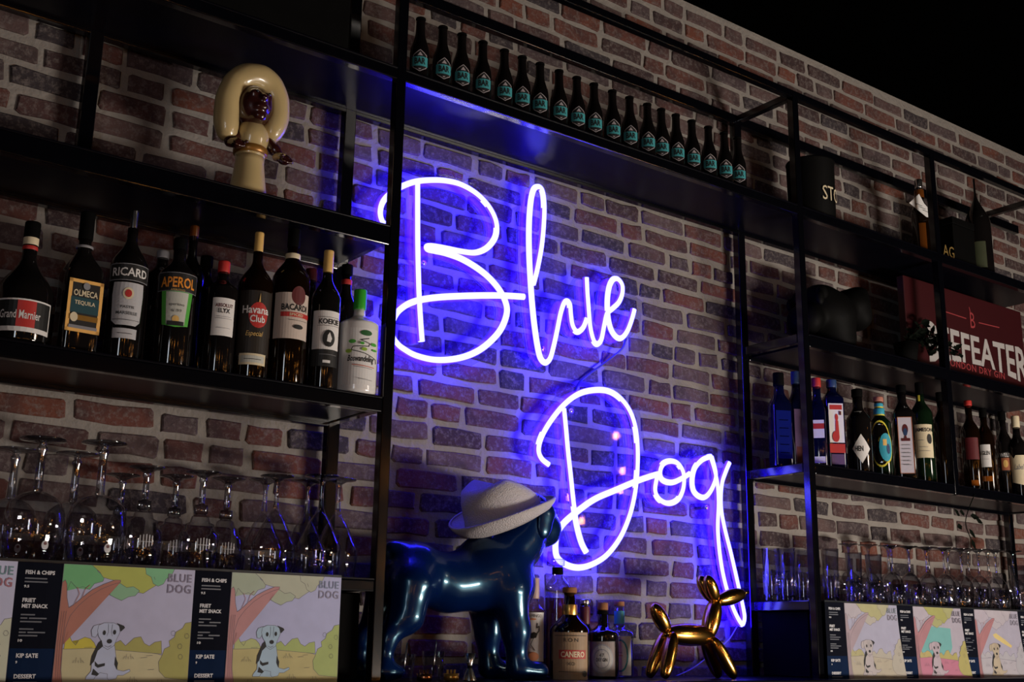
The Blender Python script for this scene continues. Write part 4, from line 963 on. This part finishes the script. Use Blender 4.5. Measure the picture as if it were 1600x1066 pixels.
for s in (-1, 1):
    dy = .062*s
    pr += [('cap', L(D(642,915,dy)), L(D(634,962,dy*1.1)), .068, .048), ('cap', L(D(634,962,dy*1.1)), L(D(606,996,dy*1.1)), .044, .024), ('cap', L(D(606,996,dy*1.1)), ground(D(598,1052,dy*1.1), .026), .023, .02)]
    h = ground(D(598,1052,dy*1.1), .022); pr += [('ell', h+np.array([.022,0,-.002]), (.048,.032,.022), None)]
    pr += [('cap', L(D(795,925,dy*1.05)), L(D(806,985,dy*1.15)), .062, .04), ('cap', L(D(806,985,dy*1.15)), ground(D(808,1050,dy*1.15), .03), .036, .03)]
    h = ground(D(810,1055,dy*1.15), .024); pr += [('ell', h+np.array([.03,0,0]), (.055,.038,.025), None)]
    for k in (-1, 0, 1): pr += [('ell', h+np.array([.07,k*.021,-.004]), (.02,.012,.017), None)]
# neck and head
hd = L(D(824,808)); mz = L(D(836,818))
pr += [('cap', L(D(800,850)), L(D(822,815)), .082, .078), ('ell', hd, (.078,.078,.078), None), ('cap', hd+np.array([.03,0,-.012]), mz+np.array([.02,0,-.004]), .06, .05)]
pr += [('ell', mz+np.array([.035,-.034,-.022]), (.036,.026,.038), None), ('ell', mz+np.array([.035,.034,-.022]), (.036,.026,.038), None), ('ell', mz+np.array([.02,0,-.045]), (.04,.038,.022), None)]
pr += [('ell', L(D(614,858)), (.03,.022,.024), None)]
sdf_obj('body', pr, M_DOG, dog, k=.032, res=.0085)
# folded ears, eyes, nose
for s in (-1, 1):
    c = hd+np.array([.008, s*.077, .012])
    sdf_obj('ear', [('ell', c, (.042,.02,.03), rotm('Y', 10)), ('ell', c+np.array([-.006,s*.006,-.042]), (.03,.014,.044), rotm('Y', 8))], M_DOG, dog, k=.02, res=.006)
    e = hd+np.array([.062, s*.042, .012]); MB().lathe([(.0015,-.0125),(.008,-.0095),(.0122,-.003),(.0122,.003),(.008,.0095),(.0015,.0125)], n=14, c=e).build('eye', mat('black gloss', (.006,.006,.008), .08, coat=1., noise=(20,.2)), dog)
sdf_obj('nose', [('ell', mz+np.array([.07,0,.006]), (.018,.026,.017), None)], mat('black gloss'), dog, k=.01, res=.005)
# hat on its head
M_HAT = mat('woven white straw', (.62,.58,.60), .85, noise=(120,.12), bump=(260,.7), spec=.1)
M_BAND = mat('pale hat band', (.55,.51,.56), .8, noise=(120,.1), bump=(200,.5))
hc = D(789, 811); hat = thing('straw_hat', 'white woven trilby hat tilted back on the blue dog statue', 'hat', tuple(hc))
hat.rotation_euler = (math.radians(5), math.radians(-27), 0)
n = 48
def ovl(r, z, a, kx=1.14, ky=.94): return (r*kx*math.cos(a), r*ky*math.sin(a), z)
vs = []; prof = [(.152,.022),(.155,.018),(.150,.010),(.138,-.002),(.124,-.004),(.117,.002),(.114,.012),(.112,.045),(.107,.085),(.098,.112),(.08,.124),(.052,.12),(.022,.114),(.004,.113)]
for j, (r, z) in enumerate(prof):
    for i in range(n):
        a = 2*math.pi*i/n
        zz = z
        if j <= 4: zz += (.017*abs(math.sin(a))**1.5 + .022*max(0, -math.cos(a)) - .022*max(0, math.cos(a)))*max(0, (r-.117)/.04)**1.3
        if j >= 7: zz -= .075*max(-.15, math.cos(a))*min(1, (j-6)/3)*(r/.11)+.004*math.cos(2*a)
        vs.append(ovl(r, zz, a))
fs = [(j*n+i, j*n+(i+1) % n, (j+1)*n+(i+1) % n, (j+1)*n+i) for j in range(len(prof)-1) for i in range(n)]
mb = MB(); mb.add(vs, fs, 0, True)
o = mb.build('brim_and_crown', M_HAT, hat); md = o.modifiers.new('thick', 'SOLIDIFY'); md.thickness = .004; md.offset = -1
mb = MB(); rows = [(.117,.004),(.1165,.014),(.1145,.03),(.1135,.032)]
mb.add([ovl(r, z, 2*math.pi*i/n) for r, z in rows for i in range(n)], [(j*n+i, j*n+(i+1) % n, (j+1)*n+(i+1) % n, (j+1)*n+i) for j in range(3) for i in range(n)], 0, True)
mb.build('hat_band', M_BAND, hat)

# ================================================================= GOLD BALLOON DOG
M_BGOLD = mat('polished gold lacquer', (.80,.42,.09), .2, metal=1., noise=(5,.1))
YB = 2.86
def B(px, py, dy=0.):
    p = at(px, py, YB); return Vector((p.x, p.y+dy, p.z))
bo = B(1080, 1000); bo.z = ZBt
bal = thing('balloon_dog', 'shiny gold balloon dog ornament at the foot of the neon sign', 'ornament', bo)
def seg(name, a, b, r, power=.55):
    a, b = a-bo, b-bo; pts = []; rad = []
    for i in range(17):
        s = -math.cos(math.pi*i/16)*.5+.5; pts.append(a+(b-a)*s); rad.append(max(.0025, r*(4*s*(1-s))**power*(1)))
    MB().tube(pts, rad, n=18).build(name, M_BGOLD, bal)
seg('torso', B(1038,990), B(1114,994), .037, .42)
seg('neck', B(1105,1000), B(1119,934), .031, .45)
seg('tail', B(1044,990), B(1020,944), .026, .45)
for dy in (-.024, .024):
    seg('ear', B(1117,941,dy*.2), B(1098,900,dy*.75), .025, .48)
    fa = B(1026,1062,dy*1.5); fa.z = ZBt+.002; seg('hind_leg', B(1046,988,dy*.8), fa, .024, .34)
    fb = B(1136,1062,dy*1.5); fb.z = ZBt+.002; seg('front_leg', B(1106,996,dy*.8), fb, .024, .34)
seg('snout', B(1117,940), B(1164,927), .027, .45)
MB().tube([B(1162,927)-bo, B(1165,926.5)-bo, B(1169,925.5)-bo], [.003,.0045,.006], n=10).build('nozzle', M_BGOLD, bal)

# ================================================================= CREAM FIGURINE
YG = 2.92
M_CRM = mat('cream glazed ceramic', (.55,.42,.20), .3, coat=.6, noise=(8,.12)); M_SKIN = mat('dark brown glaze', (.035,.008,.007), .22, coat=.6, noise=(10,.3)); M_BELT = mat('old gold glaze', (.32,.15,.03), .35, metal=.4, noise=(20,.3))
def Fp(px, py, dy=0.):
    p = at(px, py, YG); return np.array([p.x, p.y+dy, p.z])
fo = Fp(393, 295); fo[2] = Z2
fig = thing('figurine', 'cream glazed figurine of a woman in a wide hat with dark face', 'figurine', tuple(fo))
G = lambda px, py, dy=0.: Fp(px, py, dy)-fo
mb = MB()
ax0 = G(396,300); ax0[2] = 0
cx = G(391,240)
mb.lathe([(.056,0),(.058,.004),(.05,.05),(.043,.1),(.04,.125),(.041,.14)], n=40, c=(cx[0], cx[1]-0, 0)).build('skirt', M_CRM, fig)
zw = G(391,238)[2]
mb = MB(); mb.lathe([(.043,zw-.012),(.048,zw-.008),(.0485,zw+.006),(.044,zw+.011)], n=36, c=(cx[0],cx[1],0), cap0=False, cap1=False).build('belt', M_BELT, fig)
zs = G(391,202)[2]
sdf_obj('bodice', [('cap', np.array([cx[0],cx[1],zw]), np.array([cx[0],cx[1],zs-.012]), .044, .04), ('ell', np.array([cx[0],cx[1]-.012,(zw+zs)/2+.008]), (.042,.038,.03), None)], M_CRM, fig, k=.02, res=.005)
hdc = G(393,170,-.005)
sdf_obj('head', [('ell', hdc+np.array([0,-.012,0]), (.054,.052,.06), None), ('cap', np.array([cx[0],cx[1],zs-.01]), hdc, .024, .03), ('ell', hdc+np.array([.004,-.064,.008]), (.011,.016,.012), None), ('ell', hdc+np.array([.003,-.06,-.018]), (.019,.012,.009), None), ('ell', hdc+np.array([.003,-.046,-.042]), (.02,.018,.014), None), ('ell', hdc+np.array([-.018,-.056,.022]), (.012,.008,.008), None), ('ell', hdc+np.array([.022,-.054,.022]), (.012,.008,.008), None)], M_SKIN, fig, k=.012, res=.0045)
for s in (-1, 1):
    MB().lathe([(.001,-.005),(.0045,-.003),(.0055,0),(.0045,.003),(.001,.005)], n=10, c=hdc+np.array([.003+s*.018,-.063,.024])).build('eye', mat('black gloss'), fig)
arc = [(349,206),(347,180),(350,150),(363,126),(385,116),(408,118),(424,132),(434,155),(434,182),(424,208)]
arc = [((x-391)*.92+391, y+5) for x, y in [((a[0]*(3-k)+b[0]*k)/3, (a[1]*(3-k)+b[1]*k)/3) for a, b in zip(arc[:-1], arc[1:]) for k in range(3)]+arc[-1:]]
pr = []
for (a, b) in zip(arc[:-1], arc[1:]): pr.append(('cap', G(*a, -.01), G(*b, -.01), .022, .022))
pr += [('ell', G(392,158,.04), (.066,.04,.075), None), ('ell', G(392,126,0.01), (.05,.055,.028), None)]
sdf_obj('hat', pr, M_CRM, fig, k=.03, res=.006)
for s, sh_, el, ha in ((-1,(374,212),(355,224),(362,230)),(1,(410,212),(424,238),(434,256))):
    sdf_obj('arm', [('cap', G(*sh_), G(*el,-.02), .018, .015), ('cap', G(*el,-.02), G(*ha,-.03), .015, .012)], M_SKIN, fig, k=.01, res=.0045)
    hnd = G(ha[0]+(2 if s > 0 else 0), ha[1], -.036)
    pr = [('ell', hnd, (.017,.017,.015), None)]
    for k in range(4): pr.append(('cap', hnd+np.array([-.012+.008*k,-.012,-.002]), hnd+np.array([-.012+.008*k,-.02,-.012-.002*(k in (1,2))]), .0052, .0046))
    pr.append(('cap', hnd+np.array([-s*.015,-.008,.004]), hnd+np.array([-s*.018,-.022,.002]), .0055, .005))
    sdf_obj('hand', pr, M_SKIN, fig, k=.004, res=.003)
    c = (G(*ha,-.03)*.72+G(*el,-.02)*.28)
    MB().lathe([(.012,-.008),(.021,-.006),(.023,0),(.019,.007),(.012,.008)], n=20, c=c).build('cuff', M_CRM, fig)

# ================================================================= THINGS ON THE UPPER RIGHT SHELVES
def onshelf(px, py, Y, z): p = at(px, py, Y); return Vector((p.x, p.y, z))
# black bucket with STO
p = onshelf(1268, 310, 2.95, Z3); R_ = .098; zt = at(1268, 258, 2.95).z-Z3
bk = thing('drinks_bucket', 'black round bucket with cream letters STO on the top shelf', 'bucket', p)
M_BKT = mat('black enamel', (.003,.003,.003), .6, spec=.06, noise=(20,.3))
MB().lathe([(R_*.93,0),(R_*.96,.004),(R_,zt-.01),(R_*1.02,zt-.006),(R_*1.02,zt),(R_*.96,zt),(R_*.9,.012)], n=40).build('body', M_BKT, bk)
f = wrap(R_*.99, cam_az(p.x, 2.95)+math.radians(54), .004); mb = MB(); put_text(mb, f, 'STO', .004, at(1290, 304, 2.87).z-Z3, .1, .062, bold=.0); mb.build('lettering', M_CREAM, bk)
for s in (-1, 1): MB().tube(smooth_path([(s*R_*1.0,0,zt-.03),(s*R_*1.15,0,zt-.04),(s*R_*1.15,0,zt-.07),(s*R_*1.0,0,zt-.08)], sub=5), .004, n=8).build('handle', M_BKT, bk)
# amber bottle with a paper tag behind the second post, dark gift box with AG, tapered decanter
bottle('whisky_bottle', 'amber bottle with silver cap and white paper tag, top right shelf', 1441, 370, 2.95, Z3, .042, 284, 332, .016, M_BROWN, (M_SILVER,.04,.017), ring=[(M_AMBER,300,312)], labels=[dict(rows=(345,388), w=.03, mat=M_AMBER, rot=6)])
p = at(1439, 322, 2.89); tg = thing('paper_tag', 'white printed paper tag leaning on the amber bottle on the top shelf', 'tag', p)
mb = MB(); pts = [at(x, y, 2.895-.0005*k)-p for k, (x, y) in enumerate(((1421,317),(1436,303),(1444,318),(1453,328),(1456,341),(1448,339)))]
mb.add([tuple(q) for q in pts]+[(q.x, q.y+.002, q.z) for q in pts], [tuple(range(6)), tuple(range(6, 12))[::-1]]+[(i, (i+1) % 6, (i+1) % 6+6, i+6) for i in range(6)]).build('paper', M_WHITE, tg)
mb = MB()
for k in range(3): 
    a, b = at(1432+5*k, 318+5*k, 2.889)-p, at(1441+5*k, 322+5*k, 2.889)-p
    mb.tube([a, b], .0012, n=4)
mb.build('print_line', M_INK, tg)
p = onshelf(1492, 385, 2.93, Z3); gx = thing('gift_box', 'dark gift box with gold letters AG on the top right shelf', 'box', p)
h_ = at(1480, 345, 2.93).z-Z3
MB().box(-.085, .085, -.05, .05, 0, h_*.86, bev=.004).build('box', M_BKT, gx); MB().box(-.088, .088, -.053, .053, h_*.86+.0005, h_, bev=.004).build('lid', M_BKT, gx)
q = at(1482, 393, 2.88)-p
mb = MB(); put_text(mb, lambda u, v: (q.x+u, -.0512, q.z+v), 'AG', 0, 0, .085, .055); mb.build('lettering', mat('dim gold print', (.22,.14,.04), .5, noise=(40,.1)), gx)
bottle('decanter', 'dark bottle with long sharply tapered neck on the top right shelf', 1531, 395, 2.97, Z3, .06, 284, 352, .005, M_DARKGLASS, None, neck_h=.7, labels=[dict(rows=(372,412), w=.06, mat=mat('dim olive label',(.05,.06,.03),.5,noise=(30,.2)))], cat='bottle')
# black box added to darken the top left, where nothing is made out
p = Vector((1.18, -.22, Z3)); sb = thing('shade_box', 'added black box darkening the top shelf left of the steel post', 'box', p)
MB().box(-.42, .30, -.13, .13, 0, .40, bev=.006).build('box', M_BLACK, sb); MB().box(-.425, .305, -.135, .135, .401, .44, bev=.006).build('lid', M_BLACK, sb)
# dark bulldog head on the second shelf
zz = SH['s2']-.012+H0+.001
p = onshelf(1305, 520, 2.96, zz+.002); bh = thing('bulldog_bust', 'black bulldog head ornament on the shelf beside the red sign', 'ornament', p)
Q = lambda px, py, dy=0.: np.array(at(px, py, 2.96)-p)+np.array([0, dy, 0])
b0 = np.array([0,0,.0])
pr = [('cap', np.array([0,0,.07]), Q(1298,500), .085, .105), ('ell', Q(1290,488), (.12,.1,.10), None), ('ell', Q(1278,465), (.06,.07,.05), None), ('ell', Q(1328,480), (.085,.085,.075), None), ('ell', Q(1336,462), (.035,.06,.034), None), ('ell', Q(1338,500), (.05,.07,.05), None), ('ell', Q(1258,500), (.06,.08,.07), None)]
sdf_obj('head', pr, M_BKT, bh, k=.03, res=.011)
for s in (-1, 1): sdf_obj('ear', [('ell', Q(1266,462,s*.06), (.03,.02,.03), None), ('ell', Q(1258,472,s*.075), (.02,.014,.03), None)], M_BKT, bh, k=.015, res=.007)
for s in (-1, 1): MB().lathe([(.002,-.012),(.009,-.008),(.012,0),(.009,.008),(.002,.012)], n=10, c=Q(1338,472,s*.045)).build('eye', mat('black gloss'), bh)
MB().lathe([(.1,0),(.1,.012),(.09,.016)], n=30).build('base', M_BKT, bh)
# red gin sign
ys = 2.93
p = at(1425, 565, ys); zb_ = zz; x0, x1 = 4.30, 5.235; ztop = 1.58+H0
gs = thing('bar_sign', 'dark red sign with large white letters on the right shelf', 'sign', ((x0+x1)/2, ys-WALL, zb_))
hx = (x1-x0)/2
M_SIGN = mat('dark red sign face', (.035,.0022,.004), .45, noise=(6,.15))
MB().box(-hx, hx, 0, .035, 0, ztop-zb_, bev=.004).build('panel', M_SIGN, gs)
cxs = (x0+x1)/2
def sgn(px, py): q = at(px, py, ys); return q.x-cxs, q.z-zb_
# word: straight top edge, arched lower edge (letters grow towards the ends)
ul, vt = sgn(1448, 506)[0], sgn(1500, 519)[1]; ur = sgn(1600, 560)[0]+.02
vs_, fs_, _ = text2d('BEEFEATER', bold=.02, spacing=1.0)
um = (ul+ur)/2; M_SW = mat('sign white', (.42,.40,.39), .5, noise=(40,.05))
# split the outline into its letters: one object per letter
par = list(range(len(vs_)))
def root(i):
    while par[i] != i: i = par[i]
    return i
for f_ in fs_:
    for i in f_[1:]: par[root(i)] = root(f_[0])
groups = {}
for f_ in fs_: groups.setdefault(root(f_[0]), []).append(f_)
for g_ in sorted(groups.values(), key=lambda g: min(vs_[i][0] for f_ in g for i in f_)):
    mb = MB(); pts = []
    for a, b in vs_:
        u = um+a*(ur-ul); k = .135+.055*(2*a)**2; tp = vt+.012*(2*a)**2
        pts.append((u, -.002, tp-(.5-b)*k))
    use = sorted({i for f_ in g_ for i in f_}); ix = {i: n for n, i in enumerate(use)}
    mb.add([pts[i] for i in use], [[ix[i] for i in f_] for f_ in g_]).build('letter', M_SW, gs)
M_SR = mat('sign pale red', (.3,.04,.045), .5, noise=(40,.05))
def flat(u, v): return (u, -.002, v)
mb = MB(); put_text(mb, flat, 'LONDON DRY GIN', sgn(1525,576)[0], sgn(1525,577)[1], .46, .032, bold=.01, spacing=1.1)
c = sgn(1519,501); put_text(mb, flat, 'B', c[0], c[1], .038, .075, bold=.0); ribbon(mb, flat, [(c[0]-.24,c[1]+.004),(c[0]-.05,c[1])], .005); ribbon(mb, flat, [(c[0]+.05,c[1]-.002),(c[0]+.22,c[1]+.004)], .005); ribbon(mb, flat, [(c[0]-.012,c[1]+.035),(c[0]-.02,c[1]+.06)], .005)
mb.build('small_lettering', M_SR, gs)
# plant with dark leaves in front of the sign, trailing below the shelf
M_LEAF = mat('dark leaf', (.003,.005,.003), .8, spec=.05, noise=(20,.3)); M_POT = mat('dark plant pot', (.003,.003,.003), .8, spec=.05, noise=(20,.3))
def leaf(mb, c, d, L_, w):
    d = Vector(d).normalized(); s = d.cross(Vector((0,-1,.3))).normalized(); n_ = d.cross(s)
    c = Vector(c); pts = [c, c+d*L_*.35+s*w, c+d*L_*.7+s*w*.7, c+d*L_, c+d*L_*.7-s*w*.7, c+d*L_*.35-s*w]; mid = c+d*L_*.5+n_*w*.3
    mb.add([tuple(q) for q in pts]+[tuple(mid)], [(6,0,1),(6,1,2),(6,2,3),(6,3,4),(6,4,5),(6,5,0)])
def plant(name, label, base, pot_r, pot_h, tips):
    t = thing(name, label, 'plant', base)
    if pot_r: MB().lathe([(pot_r*.75,0),(pot_r,pot_h),(pot_r*.9,pot_h),(pot_r*.85,pot_h*.9)], n=26).build('pot', M_POT, t)
    rr = random.Random(3)
    for tip in tips:
        tip = Vector(tip)-Vector(base); a = Vector((rr.uniform(-.02,.02), 0, pot_h*.9)); mid = (a+tip)/2+Vector((0,-.02,.04))
        pth_ = smooth_path([a, mid, tip], sub=6); MB().tube(pth_, .0025, n=5).build('stem', M_LEAF, t)
        for k in range(2, len(pth_)):
            mb = MB(); leaf(mb, pth_[k], (rr.uniform(-1,1), rr.uniform(-.8,.2), rr.uniform(-.7,.8)), rr.uniform(.03,.05), rr.uniform(.01,.015)); mb.build('leaf', M_LEAF, t)
    return t
pb = onshelf(1417, 560, 2.87, zz)
plant('leafy_plant', 'dark potted plant in front of the red sign', pb, .052, .09, [at(x, y, 2.895) for x, y in ((1447,508),(1458,522),(1470,536),(1462,548),(1492,545),(1440,530),(1498,556),(1452,556))])
pb2 = onshelf(1508, 770, 2.84, Z1)
pb2.y = YF-.004; pb2.z = Z1-.03
tt = thing('trailing_plant', 'dark leafy sprig hanging below the right bottle shelf', 'plant', pb2)
pt = smooth_path([Vector((0,0,0)), at(1512,800,2.795)-pb2, at(1509,820,2.795)-pb2, at(1517,842,2.795)-pb2], sub=4)
MB().tube(pt, .002, n=5).build('stem', M_LEAF, tt)
for x, y, d in ((1507,803,(-1,-.2,.1)),(1516,806,(1,-.2,-.1)),(1503,822,(-1,-.2,-.2)),(1514,826,(.6,-.3,-1)),(1518,842,(.2,-.2,-1)),(1524,810,(1,-.1,-.4)),(1500,806,(-1,-.1,.5))):
    mb = MB(); leaf(mb, at(x, y, 2.795)-pb2, d, .05, .014); mb.build('leaf', M_LEAF, tt)

# ================================================================= BAR TOOLS UNDER THE DOG
M_CU = mat('copper', (.75,.3,.14), .25, metal=1, noise=(20,.1))
p = onshelf(734, 1040, 2.83, ZBt); h_ = at(734, 1021, 2.83).z-ZBt
jg = thing('jigger', 'steel double ended jigger on the back bar below the dog', 'jigger', p)
MB().lathe([(.021,0),(.021,.002),(.0075,h_*.45)], n=24, cap1=False).build('lower_cup', M_SILVER, jg); MB().lathe([(.0075,h_*.45),(.0068,h_*.5),(.0075,h_*.55)], n=24, cap0=False, cap1=False).build('waist', M_BLACK, jg); MB().lathe([(.0075,h_*.55),(.0165,h_),(.0155,h_),(.007,h_*.57)], n=24, cap0=False).build('upper_cup', M_SILVER, jg)
for i, (px, py, m_) in enumerate(((663,1048,M_CU),(705,1050,M_GOLD))):
    p = onshelf(px, 1060, 2.83, ZBt); h_ = at(px, py, 2.83).z-ZBt
    t = thing('shot_cup', ['copper shot cup with straws on the back bar','brass shot cup with straws on the back bar'][i], 'cup', p)
    MB().lathe([(.017,0),(.021,.002),(.022,.02),(.0205,.02),(.018,.004)], n=22).build('cup', m_, t)
    for k in range(6): MB().tube([(-.012+.005*k, .004*(k % 2), .003), (-.015+.006*k, .004*(k % 2), max(.03, h_))], .0022, n=6).build('straw', m_, t)
for i, (px, py, Y) in enumerate(((630,1022,2.9),(676,1018,2.95))):
    tt = onshelf(px, 1055, Y, ZBt); h_ = at(px, py, Y).z-ZBt
    t = thing('mixing_glass', ['small clear mixing glass on the back bar by the hind paw','small clear mixing glass on the back bar below the belly'][i], 'glass', tt)
    MB().lathe([(.024,.004),(.031,h_-.001)][::-1][::-1]+[(.033,h_),(.028,.02),(.026,0)], n=26).build('glass_wall', M_GL2, t)
    MB().tube([(0,0,.01),(.012,.004,h_+.03)], .0022, n=6).build('bar_spoon', M_SILVER, t)
